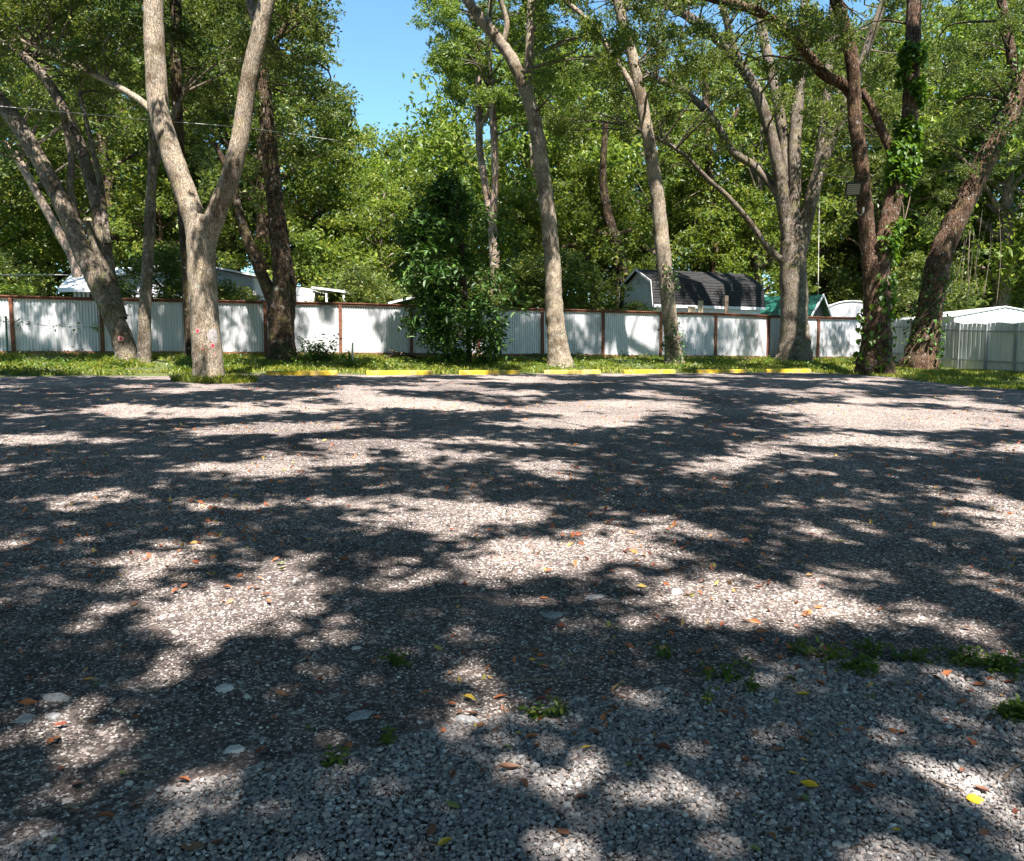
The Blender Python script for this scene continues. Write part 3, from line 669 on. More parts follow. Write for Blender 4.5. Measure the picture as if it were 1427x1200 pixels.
# ------------------------------------------------------------------ background trees beyond the fence
def crown_variant(seed, h, wd, trunk_h, leafm, barkm, nl=9000, size=.2):
    r_ = np.random.default_rng(seed); cl = []
    n = 46
    for i in range(n):
        f = (i + .5) / n; z = trunk_h + (h - trunk_h) * f ** .85; prof = math.sin(math.pi * min(1, .12 + .86 * f)) ** .7
        a = i * 2.399 + r_.normal() * .3; rr = wd / 2 * prof * (.45 + .55 * r_.random() ** .5) ; cl.append((rr * math.cos(a), rr * math.sin(a), z + r_.normal() * .25, rr))
    cl = np.array(cl); parts = []
    P = catmull(np.array([(0, 0, -.2, wd * .035 + .08), (r_.normal() * .15, r_.normal() * .15, trunk_h, wd * .028 + .06), (r_.normal() * .3, r_.normal() * .3, h * .85, .04)]), .6); parts.append(tube(P[:, :3], P[:, 3], 9, .1, seed))
    for c in cl[::2]:
        b0 = P[np.abs(P[:, 2] - max(trunk_h * .8, c[2] - .45 * c[3] - .3)).argmin()]
        Pb = catmull(np.array([(*b0[:3], b0[3] * .5), ((b0[0] + c[0]) / 2, (b0[1] + c[1]) / 2, (b0[2] + c[2]) / 2 + .2, .04), (*c[:3], .015)]), .8); parts.append(tube(Pb[:, :3], Pb[:, 3], 5, 0))
    V_, Q_ = join(parts); tm = np_mesh('trunk', V_, Q_, barkm, True)
    R = np.array([r_.uniform(.55, 1.0) for _ in cl]) * (wd / 6.5) ** .6
    D = []
    for q in range(4):
        pts_ = clump_pts(cl[q::4, :3], R[q::4] * 1.25, nl // n, .62, 14, .16); D.append(leaf_mesh_data(pts_, size, .5, .55))
    V_, Q_ = join(D); cm = np_mesh('crown', V_, Q_, leafm, False); return tm, cm, h
VAR = [crown_variant(1, 14, 7.5, 5, L_OAK, B_DARK, 15500), crown_variant(2, 11, 7, 3.2, L_MID, B_GREY, 14500), crown_variant(3, 9, 6.5, 1.6, L_MID, B_DARK, 14500, .19), crown_variant(4, 9, 6.5, 2.0, L_LITE, B_GREY, 14000, .19), crown_variant(5, 5, 4.6, .5, L_OAK, B_DARK, 12000, .16), crown_variant(6, 4, 4.2, .3, L_LITE, B_GREY, 9500, .18)]
KIND = ['tall dark tree', 'mid-green tree', 'bushy green tree', 'bright yellow-green tree', 'dark bushy shrub', 'lime-green shrub']
BACK = [ # px, depth, top py, variant, where
 (-40, 38, -60, 0, 'at the far left edge beyond the fence'), (60, 46, -30, 0, 'above the pale slanting trunk'), (160, 40, -10, 0, 'above the white house roof'), (250, 47, -30, 0, 'behind the big fork'),
 (325, 42, 10, 1, 'between the forked tree and the brown trunk'), (368, 39, -40, 0, 'behind the brown trunk, at the left side of the sky gap'), (425, 44, 122, 1, 'stepping down to the left edge of the sky gap'), (478, 50, 182, 3, 'below the left of the sky gap'),
 (70, 45, 215, 2, 'low between the pale slanting trunk and the leaning tree'), (130, 47, 225, 2, 'low behind the leaning trunk over the house'), (30, 56, 120, 0, 'deep behind the left edge'), (105, 57, 100, 1, 'deep behind the leaning tree'), (195, 56, 90, 0, 'deep behind the thin trunk'), (290, 57, 80, 1, 'deep behind the big fork'), (530, 56, 200, 2, 'under the middle of the sky gap'), (585, 52, 196, 3, 'under the right of the sky gap'), (640, 58, 178, 2, 'behind the pink twin stems'), (700, 50, 60, 3, 'right of the pink twin stems'),
 (765, 46, 80, 3, 'behind the slender high-forked trunk'), (835, 52, 60, 1, 'between the slender trunk and the ivied trunk'), (905, 46, 120, 1, 'behind the ivied trunk'), (975, 54, 70, 1, 'above the dark shed roof'),
 (1050, 48, 90, 1, 'left of the many limbs'), (1130, 54, 30, 1, 'behind the many limbs'), (1215, 48, 10, 0, 'behind the vine-covered trunk'), (1300, 52, 20, 3, 'between the vine-covered and right-leaning trunks'), (1385, 46, 0, 3, 'above the right-leaning trunk'), (780, 60, 150, 0, 'deep right of the slender trunk'), (870, 61, 130, 1, 'deep behind the ivied trunk'), (1090, 60, 120, 0, 'deep behind the many limbs'), (1180, 61, 130, 1, 'deep left of the vine-covered tree'), (1270, 60, 120, 0, 'deep right of the vine-covered tree'), (1360, 61, 130, 1, 'deep behind the right-leaning trunk'), (1475, 44, -40, 1, 'at the right edge beyond the grey fence'),
 (-10, 40, 235, 2, 'low behind the fence at the left edge'), (235, 40, 240, 2, 'behind the house between the thin and forked trunks'), (335, 41, 270, 2, 'over the right end of the house'), (455, 40, 240, 2, 'right of the brown trunk above the carport roof'),
 (525, 42, 255, 3, 'left of the leafy evergreen'), (600, 44, 250, 2, 'behind the leafy evergreen'), (715, 41, 270, 2, 'between the evergreen and the slender trunk'), (815, 42, 230, 2, 'left of the dark bent tree'),
 (905, 47, 270, 2, 'right behind the shed gable'), (960, 50, 255, 3, 'left of the red trunk'), (1045, 46, 265, 2, 'right of the red trunk'), (1155, 54, 270, 2, 'above the green roof'), (1250, 52, 250, 2, 'behind the corner of the fences'), (1330, 49, 260, 2, 'above the white metal building'), (1420, 50, 285, 3, 'over the right end of the grey fence'),
 (15, 32, 402, 5, 'over the fence left of the porch roof'), (-25, 35, 340, 4, 'over the fence at the left edge'), (234, 30.5, 345, 4, 'reaching over the fence right of the thin trunk'), (335, 31.5, 402, 4, 'before the right end of the white house'), (505, 36, 372, 4, 'over the fence right of the carport'), (460, 39, 335, 5, 'behind the carport roof'), (610, 36, 360, 4, 'over the fence behind the evergreen'),
 (722, 36, 362, 4, 'over the fence left of the slender trunk'), (785, 36, 352, 4, 'over the fence right of the slender trunk'), (882, 34.6, 424, 4, 'low in front of the shed gable'),
 (1150, 50, 372, 4, 'behind the green roof'), (1225, 50, 330, 4, 'behind the vine-covered trunk, over the fence'), (1280, 44, 360, 4, 'between the two rough red trunks'), (1410, 49, 385, 5, 'over the grey fence at the right edge'), (1345, 48, 350, 4, 'behind the white metal building')]
for px, d, top, v, where in BACK:
    tm, cm, h = VAR[v]; p = unproj(px, 480, d); p[2] = g1(p[0], p[1]) - .05
    H = unproj(px, top, d)[2] - p[2]; s_ = H / h / 1.03
    root = thing('background_tree' if v < 4 else 'background_shrub', KIND[v] + ' ' + where, 'tree' if v < 4 else 'shrub', p, 'trees beyond the fence' if v < 4 else 'shrubs beyond the fence', rz=rng.random() * 6.28)
    wx = {0: 1.0, 1: 1.0, 2: 1.0, 3: 1.0, 4: 1.1, 5: 1.1}[v] * (s_ ** .75 / s_ if s_ < 1.4 else .9)
    root.scale = (s_ * wx, s_ * wx, s_)
    for nm, me_ in (('trunk', tm), ('crown', cm)): link(nm, me_, root)
for i_, (px_, py_, v) in enumerate(((-26, -12, 1), (-19, -17, 0), (-12, -19, 1), (-5, -21, 2), (3, -20, 1), (10, -21, 0), (17, -18, 1), (24, -14, 2), (-27, -3, 2), (27, -4, 1), (-28, 7, 1), (30, 8, 2))):  # unseen trees added around the lot to block low sky light
    tm, cm, h = VAR[v]; z_ = g1(px_, py_) - .05
    root = thing('background_tree', 'added sky-blocking tree outside the view, ' + ['in the back left corner', 'right of the back left corner', 'back left', 'back left of the middle', 'straight behind', 'back right of the middle', 'left of the back right corner', 'in the back right corner', 'on the left side', 'on the right side', 'up the left side', 'up the right side'][i_] + ' of the lot', 'tree', (px_, py_, z_), 'added sky-blocking trees outside the view', rz=rng.random() * 6.28); root.scale = (1.1, 1.1, 1)
    for nm, me_ in (('trunk', tm), ('crown', cm)): link(nm, me_, root)
# distant wood
n = 1500; wx_ = rng.uniform(-75, 75, n); wy_ = rng.uniform(66, 84, n); wz_ = 1.8 + rng.random(n) * (11 + 7 * fbm(wx_ * .12, wx_ * 0, 2))
pts_ = clump_pts(np.stack([wx_, wy_, wz_], 1), np.full(n, 1.7), 56, .7, 8, .3); V_, Q_ = leaf_mesh_data(pts_, .5, .55, .5)
tag(link('distant_wood', np_mesh('distant_wood', V_, Q_, L_OAK)), 'dense far wood closing the view behind the nearer trees', 'wood', kind='stuff')

# ------------------------------------------------------------------ leafy evergreen in front of the fence
bp = ground(652, 507); d0 = bp[1]
root = thing('leafy_evergreen', 'young dark evergreen with big glossy leaves hanging over the fence', 'tree', bp)
prt = []; stem = limb3d([(652, 510, 4.2), (654, 480, 3.6), (650, 430, 3.4), (645, 370, 3), (640, 310, 2.4), (634, 262, 1.6)], d0, 0); stem[0, 2] = bp[2] - .05
Pc = catmull(stem, .15); prt.append(tube(Pc[:, :3], Pc[:, 3], 9, .1)); prof = [(255, 8), (275, 30), (305, 64), (340, 82), (380, 80), (420, 66), (450, 74), (475, 62), (492, 40)]
pts_ = []; drop = []
for i in range(1000):
    py = 250 + 246 * rng.random() ** .85; wd = np.interp(py, [p_[0] for p_ in prof], [p_[1] for p_ in prof]); cx = np.interp(py, [230, 330, 420, 490], [620, 632, 642, 655])
    a = rng.random() * 6.283; rr = rng.random() ** .45 * (.72 + .65 * float(fbm(np.array([py / 34.0 + 3]), np.array([a * 1.3]), 2)[0]))
    if py > 470 and rng.random() < .55: continue
    c = unproj(cx + wd * rr * math.cos(a), py, d0 + wd * rr * math.sin(a) * d0 / F)
    if fbm(np.array([c[0] * 1.3]), np.array([c[2] * 1.3 + c[1]]), 2)[0] < .445: continue
    b0 = Pc[np.abs(Pc[:, 2] - (c[2] - .25)).argmin()]
    if i % 3 == 0:
        Pb = catmull(np.array([(*b0[:3], .02), (*((b0[:3] + c) / 2 + np.array([0, 0, .15])), .012), (*c, .005)]), .3); prt.append(tube(Pb[:, :3], Pb[:, 3], 5, 0))
    pts_.append(c)
V_, Q_ = join(prt); link('trunk', np_mesh('trunk', V_ - bp, Q_, B_DARK, True), root)
def whorls(C, nl, L, asp, droop, spread):
    """whorls of long leaves, six-sided and folded, around each point"""
    Vs = []; n = len(C)
    cc = np.repeat(np.array(C), nl, 0) + rng.normal(size=(n * nl, 3)) * spread; m = len(cc)
    az = rng.random(m) * 6.283; el = rng.normal(size=m) * .45 - droop
    a = np.stack([np.cos(az) * np.cos(el), np.sin(az) * np.cos(el), np.sin(el)], 1); side = np.stack([-np.sin(az), np.cos(az), rng.normal(size=m) * .25], 1); nr = np.cross(a, side); nr[nr[:, 2] < 0] *= -1
    l = L * (.7 + .6 * rng.random(m))[:, None]; w_ = l * asp
    V6 = np.empty((m, 6, 3), np.float32); V6[:, 0] = cc; V6[:, 1] = cc + a * l * .35 + side * w_ * .5 + nr * w_ * .12; V6[:, 2] = cc + a * l * .72 + side * w_ * .42 + nr * (w_ * .10 - l * .05); V6[:, 3] = cc + a * l - nr * l * .16; V6[:, 4] = cc + a * l * .72 - side * w_ * .42 + nr * (w_ * .10 - l * .05); V6[:, 5] = cc + a * l * .35 - side * w_ * .5 + nr * w_ * .12
    b = np.arange(m)[:, None] * 6
    Q_ = np.stack([b + np.array([0, 1, 2, 3]), b + np.array([0, 3, 4, 5])], 1).reshape(-1, 4); return V6.reshape(-1, 3), Q_
V_, Q_ = whorls(np.array(pts_), 19, .22, .36, .25, .17); link('crown', np_mesh('crown', V_ - bp, Q_, L_DARK), root)

# small low plants on the verge
def plant(name, label, cat, px, py, make, group=None):
    b_ = ground(px, py); r_ = thing(name, label, cat, b_, group); make(r_, b_); return r_
def mk_bush(r_, b_):
    C = b_ + np.stack([rng.normal(size=70) * .42, rng.normal(size=70) * .35, np.abs(rng.normal(size=70)) * .26 + .1], 1)
    V_, Q_ = whorls(C, 12, .13, .42, 0, .08); link('foliage', np_mesh('foliage', V_ - b_, Q_, L_DARK), r_)
    m = MB()
    for c in C[::6]: m.tube([b_, (b_ + c) / 2 + np.array([0, 0, .04]), c], [.014, .01, .006], 5)
    m.build('stem', B_DARK, r_, b_)
plant('round_bush', 'low round dark bush beside the foot of the brown tree', 'bush', 443, 504, mk_bush)
def mk_agave(r_, b_):
    m = MB()
    for i in range(26):
        a = i * 2.4; el = .35 + .9 * rng.random(); L = .45 + .3 * rng.random(); d = np.array([math.cos(a) * math.cos(el), math.sin(a) * math.cos(el), math.sin(el)]); s_ = np.array([-math.sin(a), math.cos(a), 0]) * .028; up = np.array([0, 0, .02])
        p0 = b_; p1 = b_ + d * L * .5; p2 = b_ + d * L - np.array([0, 0, .12 * L])
        m.add([p0 - s_ * .8, p0 + s_ * .8, p1 + s_ + up, p1 - s_ + up, p2, p1 - up * .6], [(0, 1, 2, 3), (3, 2, 4), (0, 3, 5), (1, 5, 2), (3, 4, 5), (2, 5, 4), (0, 5, 1)])
    m.build('blade_leaves', L_WEED, r_, b_)
    m = MB(); m.tube([b_, b_ + np.array([.02, 0, .75])], [.035, .025], 8); m.build('flower_stalk', plain('pale_stalk', (.42, .45, .36), .8), r_, b_)
plant('spiky_plant', 'spiky narrow-leaved plant with a pale stalk behind the gap of the stops', 'plant', 491, 514, mk_agave)
b_ = ground(590, 503); e_ = ground(535, 501)
m = MB(); m.tube([b_ + (0, 0, .05), (b_ + e_) / 2 + np.array([0, 0, .22]), e_ + (0, 0, .06)], [.03, .06, .035], 10, wob=.2); m.tube([(b_ + e_) / 2 + (0, 0, .2), (b_ + e_) / 2 + np.array([-.5, -.1, .35])], [.035, .015], 7)
o = m.build('fallen_branch', B_DARK, None, (0, 0, 0), True); tag(o, 'dark bent branch lying at the foot of the fence', 'branch')
# climbing vines and ivy
def vine(key, name, label, spots, lm, n, size, side=None):
    T = TREES[key]; V_, Q_ = T['VQ']; bp = T['base']; ctr = V_[Q_].mean(1); nv = np.cross(V_[Q_[:, 1]] - V_[Q_[:, 0]], V_[Q_[:, 3]] - V_[Q_[:, 0]]); nv /= np.linalg.norm(nv, axis=1)[:, None] + 1e-9
    ppx, ppy = project(ctr); w_ = np.zeros(len(ctr))
    for x0, x1, y0, y1, k_ in spots: w_ += k_ * ((ppx > x0) & (ppx < x1) & (ppy > y0) & (ppy < y1))
    w_ *= (nv[:, 1] < .55); w_ *= (fbm(ctr[:, 0] * 2.2, ctr[:, 2] * 1.6, 2) > .40)
    if w_.sum() == 0: print('no vine', key); return
    id_ = rng.choice(len(ctr), n, p=w_ / w_.sum()); C = ctr[id_] + nv[id_] * (.03 + .14 * rng.random((n, 1)) ** 2); C = C + rng.normal(size=C.shape) * .04
    root = thing(name, label, 'vine', bp)
    V2, Q2 = whorls(C, 1, size, .72, .7, .03); link('leaves', np_mesh('leaves', V2 - bp, Q2, lm), root)
    m = MB()
    for i in range(5):
        sel = C[rng.choice(n, 7)]; sel = sel[np.argsort(sel[:, 2])]; keep = [sel[0]]
        for q in sel[1:]:
            if np.linalg.norm(q - keep[-1]) < 2.2: keep.append(q)
        if len(keep) > 2: Pc = catmull(np.array(keep), .15); m.tube(Pc, np.full(len(Pc), .012), 5)
    if m.V: m.build('stem', M_STICK, root, bp)
vine('viny', 'climbing_vine', 'bright green vine climbing the right stem of the red-brown tree', [(1240, 1300, 60, 330, 2.2), (1225, 1262, 330, 420, .9), (1195, 1260, 420, 530, .35)], L_VINE, 2600, .18)
vine('rightlean', 'climbing_vine', 'dark green vine around the foot of the right-leaning tree', [(1255, 1330, 380, 530, 1), (1340, 1430, 60, 220, .5)], L_DARK, 700, .14)
vine('ivied', 'ivy', 'dark ivy up the right side of the slim pale trunk', [(926, 960, 360, 520, 1)], L_DARK, 420, .09)
vine('leaner', 'ivy', 'small pale ivy sprigs on the fork of the leaning trunk', [(140, 185, 370, 440, 1)], L_VINE, 90, .08)
m = MB()
for i in range(11):
    x = rng.uniform(1340, 1395); q0 = unproj(x, rng.uniform(270, 330), 33.5); q1 = unproj(x - rng.uniform(0, 22), rng.uniform(400, 432), 33.5); md = (q0 + q1) / 2 + rng.normal(size=3) * .14; m.tube(catmull(np.array([q0, md, q1]), .3), np.full(len(catmull(np.array([q0, md, q1]), .3)), .011), 5)
tag(m.build('hanging_vines', plain('dry_pale_vine', (.17, .135, .10), .9, var=.3), None, (0, 0, 0), True), 'tangle of dry pale vines hanging behind the grey fence', 'vine')

# ------------------------------------------------------------------ corrugated fence
FD = 25.2; A_, B_ = .09186, .03106; U0 = -.5987
def fpos(k): return FD * (U0 + A_ * k), FD * (1 + B_ * k)
fdir = np.array([A_, B_]) / math.hypot(A_, B_); fn = np.array([fdir[1], -fdir[0]])    # fn points to the lot
K0, K1 = -3, 13
bx, by = fpos(K0); fb = np.array([bx, by, g1(bx, by)])
fence = thing('corrugated_fence', 'long fence of silver corrugated metal sheets framed in red-brown wood', 'fence', fb)
def ftop(k): x, y = fpos(k); return g1(x, y) + 1.74 + .014 * math.sin(k * 5.1)
PW = .105
for k in range(K0, K1 + 1):
    x, y = fpos(k); z0 = g1(x, y); zt = ftop(k); M = Matrix.Rotation(math.atan2(fdir[1], fdir[0]), 3, 'Z') @ Matrix.Rotation(rng.normal() * .006, 3, 'Y')
    MB().box((x, y, (z0 - .1 + zt) / 2), (PW, PW, zt - z0 + .1), M).build('post', M_WOOD, fence, fb)
def rib_sheet(k0, k1, nr, inset, amp, zb, ztf, steps=6):
    n = nr * steps; t = np.linspace(0, 1, n + 1); V_ = []
    H = 4
    for q in t:
        k = k0 + (k1 - k0) * q; x, y = fpos(k); g0 = g1(x, y); zt_ = ztf(k)
        for h in range(H + 1):
            o = inset + amp * math.sin(q * nr * 2 * math.pi) - .022 * max(0, mn.noise(Vector((k * 1.7, h * .9, 3.3)))) * (1 if 0 < h < H else .3)
            V_.append((x + fn[0] * o, y + fn[1] * o, g0 + zb + (zt_ - g0 - zb) * h / H))
    return V_, [((H + 1) * i + h, (H + 1) * (i + 1) + h, (H + 1) * (i + 1) + h + 1, (H + 1) * i + h + 1) for i in range(n) for h in range(H)]
for k in range(K0, K1):
    e = PW / 2 / (FD * math.hypot(A_, B_)); zt = lambda q: ftop(math.floor(q) if q < K1 else K1 - 1) * 0 + (ftop(k) * (k + 1 - q) + ftop(k + 1) * (q - k)) - .05
    for a, b in ((k + e, k + .5 + .008), (k + .5 - .008, k + 1 - e)):
        V_, Fc = rib_sheet(a, b, 14, -.012 + (.004 if a > k + .3 else 0), .011, .06, zt)
        me = np_mesh('metal_sheet', np.array(V_) - fb, np.array(Fc), M_SHEET, True); link('metal_sheet', me, fence)
    (x0, y0), (x1, y1) = fpos(k), fpos(k + 1)
    def beam(name, za0, za1, h, t, off, m_, gap=0):
        p0 = np.array([x0, y0]) + fdir * gap + fn * off; p1 = np.array([x1, y1]) - fdir * gap + fn * off; hn = fn * t / 2
        MB().prism([(*(p0 - hn), za0), (*(p0 + hn), za0), (*(p0 + hn), za0 + h), (*(p0 - hn), za0 + h)], [(*(p1 - hn), za1), (*(p1 + hn), za1), (*(p1 + hn), za1 + h), (*(p1 - hn), za1 + h)]).build(name, m_, fence, fb)
    beam('cap_board', ftop(k) + .002, ftop(k + 1) + .002, .035, .15, 0, M_WOOD, .002)
    beam('top_rail', ftop(k) - .062, ftop(k + 1) - .062, .058, .04, .025, M_WOOD, PW / 2 + .002)
    beam('base_board', g1(x0, y0) - .05, g1(x1, y1) - .05, .16, .035, .022, M_KICK, PW / 2 + .002)
# grey steel fence on the right, seen from its framed side
cx0, cy0 = fpos(13); g_dir = np.array([.318, -.948]); g_n = np.array([-.948, -.318])
gb0 = np.array([cx0 + .1, cy0 - .1]); base = np.array([*gb0, g1(*gb0)])
gf = thing('steel_fence', 'grey ribbed steel fence on square posts with two rails along the right side', 'fence', base)
BW = 1.16; NB = 9; GM = Matrix.Rotation(math.atan2(g_dir[1], g_dir[0]), 3, 'Z')
for k in range(NB + 1):
    p = gb0 + g_dir * BW * k; z = g1(*p); MB().box((*(p + g_n * .03), z + .83), (.065, .065, 1.75), GM).build('post', M_GFRAME, gf, base)
for k in range(NB):
    p0 = gb0 + g_dir * (BW * k + .026); p1 = gb0 + g_dir * (BW * (k + 1) - .026); z0 = g1(*p0); z1 = g1(*p1)
    for h in (.36, 1.42):
        a = p0 + g_n * .03; b = p1 + g_n * .03; w2 = g_n * .018
        MB().prism([(*(a - w2), z0 + h), (*(a + w2), z0 + h), (*(a + w2), z0 + h + .055), (*(a - w2), z0 + h + .055)], [(*(b - w2), z1 + h), (*(b + w2), z1 + h), (*(b + w2), z1 + h + .055), (*(b - w2), z1 + h + .055)])  .build('rail', M_GFRAME, gf, base)
    V_ = []; n = 0; Fc = []; top_j = rng.normal() * .03
    q0 = gb0 + g_dir * BW * k; nr = 6
    for r in range(nr):
        for f, o in ((0, 0), (.55, 0), (.63, .016), (.92, .016)):
            t = (r + f) / nr; p = q0 + g_dir * BW * t - g_n * (.022 + o); z = g1(*p); V_ += [(*p, z + .05), (*p, z + 1.74 + top_j + .02 * math.sin(7 * t + k))]
    p = q0 + g_dir * BW - g_n * .022; z = g1(*p); V_ += [(*p, z + .05), (*p, z + 1.74 + top_j)]
    Fc = [(2 * i, 2 * i + 2, 2 * i + 3, 2 * i + 1) for i in range(len(V_) // 2 - 1)]
    link('metal_sheet', np_mesh('metal_sheet', np.array(V_) - base, np.array(Fc), M_GSHEET), gf)

# ------------------------------------------------------------------ wheel stops
me0 = None
mbs = MB()
hl = .915; prof = [(-.08, 0), (.08, 0), (.07, .10), (.05, .122), (-.05, .122), (-.07, .10)]
xs = [(-hl, .86), (-hl + .03, 1), (hl - .03, 1), (hl, .86)]
rings = [[(x, y * s_, z * s_) for y, z in prof] for x, s_ in xs]
for i in range(3): 
    n = 6; a = rings[i]; b = rings[i + 1]; mbs.add(a + b, [(j, (j + 1) % n, n + (j + 1) % n, n + j) for j in range(n)])
mbs.add(rings[0], [tuple(range(6))[::-1]]); mbs.add(rings[3], [tuple(range(6))])
mme = bpy.data.meshes.new('wheel_stop'); mme.from_pydata(mbs.V, [], mbs.Fc); mme.materials.append(M_YEL)
mold = mme.copy(); mold.materials[0] = M_YELOLD
STOPL = ['bright yellow wheel stop nearest the big forked tree', 'bright yellow wheel stop in front of the spiky plant', 'bright yellow wheel stop in front of the leafy evergreen', 'worn dusty yellow wheel stop at the foot of the slender high-forked tree', 'yellow wheel stop left of the slim ivied trunk', 'yellow wheel stop between the ivied trunk and the stout many-limbed tree', 'yellow wheel stop in front of the stout many-limbed tree']
boltm = M_BLACK
for k in range(7):
    x = 21.9 * (-.2528 + .1115 * k); y = 21.9 * (1 + .0421 * k); z = g1(x, y)
    r_ = thing('wheel_stop', STOPL[k], 'wheel stop', (x, y, z), 'yellow wheel stops along the verge', rz=math.radians(20.7 + rng.normal() * 1.2))
    link('concrete_bar', mold if k == 3 else mme, r_)
    for sx in (-.6, .6): MB().tube([(sx, 0, .08), (sx, 0, .130)], [.016, .016], 8).build('anchor_bolt', boltm, r_)

# ------------------------------------------------------------------ houses and sheds beyond the fence
def zat(py, d): return unproj(713, py, d)[2]
def xat(px, d): return unproj(px, 500, d)[0]
D = 33.0
hb = np.array([xat(255, D), D, 1.75]); house = thing('white_house', 'low white house with pale lap siding and white metal roof behind the fence', 'house', hb)
xl, xr = xat(150, D), xat(359, D); xp = xat(262, D); zl, zr, zp = zat(391, D), zat(386, D), zat(366, D); zb = 1.7
# gable wall with laps
m = MB(); m.prism([(xl, D, zb), (xr, D, zb), (xr, D, zr - .03), (xp, D, zp - .03), (xl, D, zl - .03)], [(xl, D + 8, zb), (xr, D + 8, zb), (xr, D + 8, zr - .03), (xp, D + 8, zp - .03), (xl, D + 8, zl - .03)]); m.build('wall', M_SIDING, house, hb)
m = MB(); z = zb + .7
def xlim(z):
    a = xl + max(0, (z - zl) / (zp - zl)) * (xp - xl) if z > zl else xl; b = xr - max(0, (z - zr) / (zp - zr)) * (xr - xp) if z > zr else xr; return a, b
while z < zp - .12:
    a, b = xlim(z + .115)
    if b - a > .2: m.prism([(a, D - .004, z), (b, D - .004, z), (b, D - .022, z + .005), (a, D - .022, z + .005)], [(a, D - .003, z + .11), (b, D - .003, z + .11), (b, D - .006, z + .11), (a, D - .006, z + .11)])
    z += .112
o = m.build('lap_boards', M_SIDING, house, hb); o['kind'] = 'stuff'
m = MB(); m.box((xr - .05, D - .03, (zb + zr) / 2), (.11, .03, zr - zb - .06)); m.build('corner_trim', M_WHITE, house, hb)
for (x0, z0, x1, z1) in ((xl - .25, zl - .06, xp, zp), (xp, zp, xr + .15, zr - .02)):
    MB().prism([(x0, D - .35, z0), (x1, D - .35, z1), (x1, D - .35, z1 + .07), (x0, D - .35, z0 + .07)], [(x0, D + 8.2, z0), (x1, D + 8.2, z1), (x1, D + 8.2, z1 + .07), (x0, D + 8.2, z0 + .07)]).build('roof', M_WROOF, house, hb)
# porch on the left: roof sloping to the camera, posts
Dp = 31.6; y1 = 33.6
pa, pb_ = xat(86, Dp), xat(152, Dp)
m = MB(); m.quad_slab([(pa, Dp, zat(403, Dp)), (pb_, Dp, zat(403, Dp)), (pb_, y1 + .6, zat(372, y1)), (xat(103, y1), y1 + .6, zat(372, y1))], .05); m.build('porch_roof', M_WROOF, house, hb)
for px in (104, 110, 116, 122, 140): MB().box((xat(px, Dp), Dp + .25, (1.7 + zat(403, Dp)) / 2), (.07, .07, zat(403, Dp) - 1.7), None).build('porch_post', M_WHITE, house, hb)
MB().box(((pa + pb_) / 2, Dp - .02, zat(404, Dp) - .02), (pb_ - pa, .04, .12)).build('fascia', M_WHITE, house, hb)
# white trailer and carport
D = 34.5
def simple(name, label, cat, px, d): 
    b = np.array([xat(px, d), d, g1(xat(px, d), d)]); return thing(name, label, cat, b), b
r_, b = simple('white_trailer', 'small bright white trailer between the brown trunk and the carport', 'trailer', 422, D)
x0, x1 = xat(398, D), xat(437, D); z1 = zat(402, D)
m = MB(); m.prism([(x0, D, b[2] + .4), (x1, D, b[2] + .4), (x1, D, z1 - .1), (x1 - .12, D, z1), (x0, D, z1 + .12)], [(x0, D + 3, b[2] + .4), (x1, D + 3, b[2] + .4), (x1, D + 3, z1 - .1), (x1 - .12, D + 3, z1), (x0, D + 3, z1 + .12)]); m.build('body', M_WHITE, r_, b)
for xx in (x0 + .3, x1 - .3): 
    MB().tube([(xx, D + .1, b[2] + .3), (xx, D + .3, b[2] + .3)], [.3, .3], 14).build('wheel', M_BLACK, r_, b)
MB().box(((x0 + x1) / 2, D - .006, z1 - .25), (x1 - x0 - .1, .012, .05)).build('side_trim', M_SIDING, r_, b)
r_, b = simple('carport', 'flat white-roofed carport, dark underneath, right of the white trailer', 'carport', 458, D)
x0, x1 = xat(436, D), xat(482, D); za, zb2 = zat(402, D), zat(408, D)
MB().prism([(x0, D, za), (x1, D, zb2), (x1, D, zb2 + .09), (x0, D, za + .09)], [(x0, D + 3.5, za + .1), (x1, D + 3.5, zb2 + .1), (x1, D + 3.5, zb2 + .19), (x0, D + 3.5, za + .19)]).build('roof', M_WROOF, r_, b)
for px in (438, 456, 480):
    for dy in (.1, 3.3): MB().box((xat(px, D), D + dy, (b[2] + zb2) / 2), (.08, .08, zb2 - b[2])).build('post', M_WHITE, r_, b)
MB().box(((x0 + x1) / 2, D + 3.42, (b[2] + zb2) / 2), (x1 - x0, .06, zb2 - b[2] - .1)).build('back_shade_sheet', M_SHADEIN, r_, b)  # dark sheet painted as the shade beneath the carport roof
r_, b = simple('lean_to', 'small sloping white roof peeking over the fence left of the evergreen', 'shed', 556, 33.5); D = 33.5
x0, x1 = xat(542, D), xat(575, D)
MB().prism([(x0, D, zat(424, D)), (x1, D, zat(416, D)), (x1, D, zat(416, D) + .08), (x0, D, zat(424, D) + .08)], [(x0, D + 2.5, zat(416, D)), (x1, D + 2.5, zat(408, D)), (x1, D + 2.5, zat(408, D) + .08), (x0, D + 2.5, zat(416, D) + .08)]).build('roof', M_WROOF, r_, b)
MB().box(((x0 + x1) / 2, D + 1.3, (b[2] + zat(425, D)) / 2), (x1 - x0 - .1, 2.2, zat(425, D) - b[2])).build('wall', M_SHADEIN, r_, b)  # dark box painted as the shade under the small roof

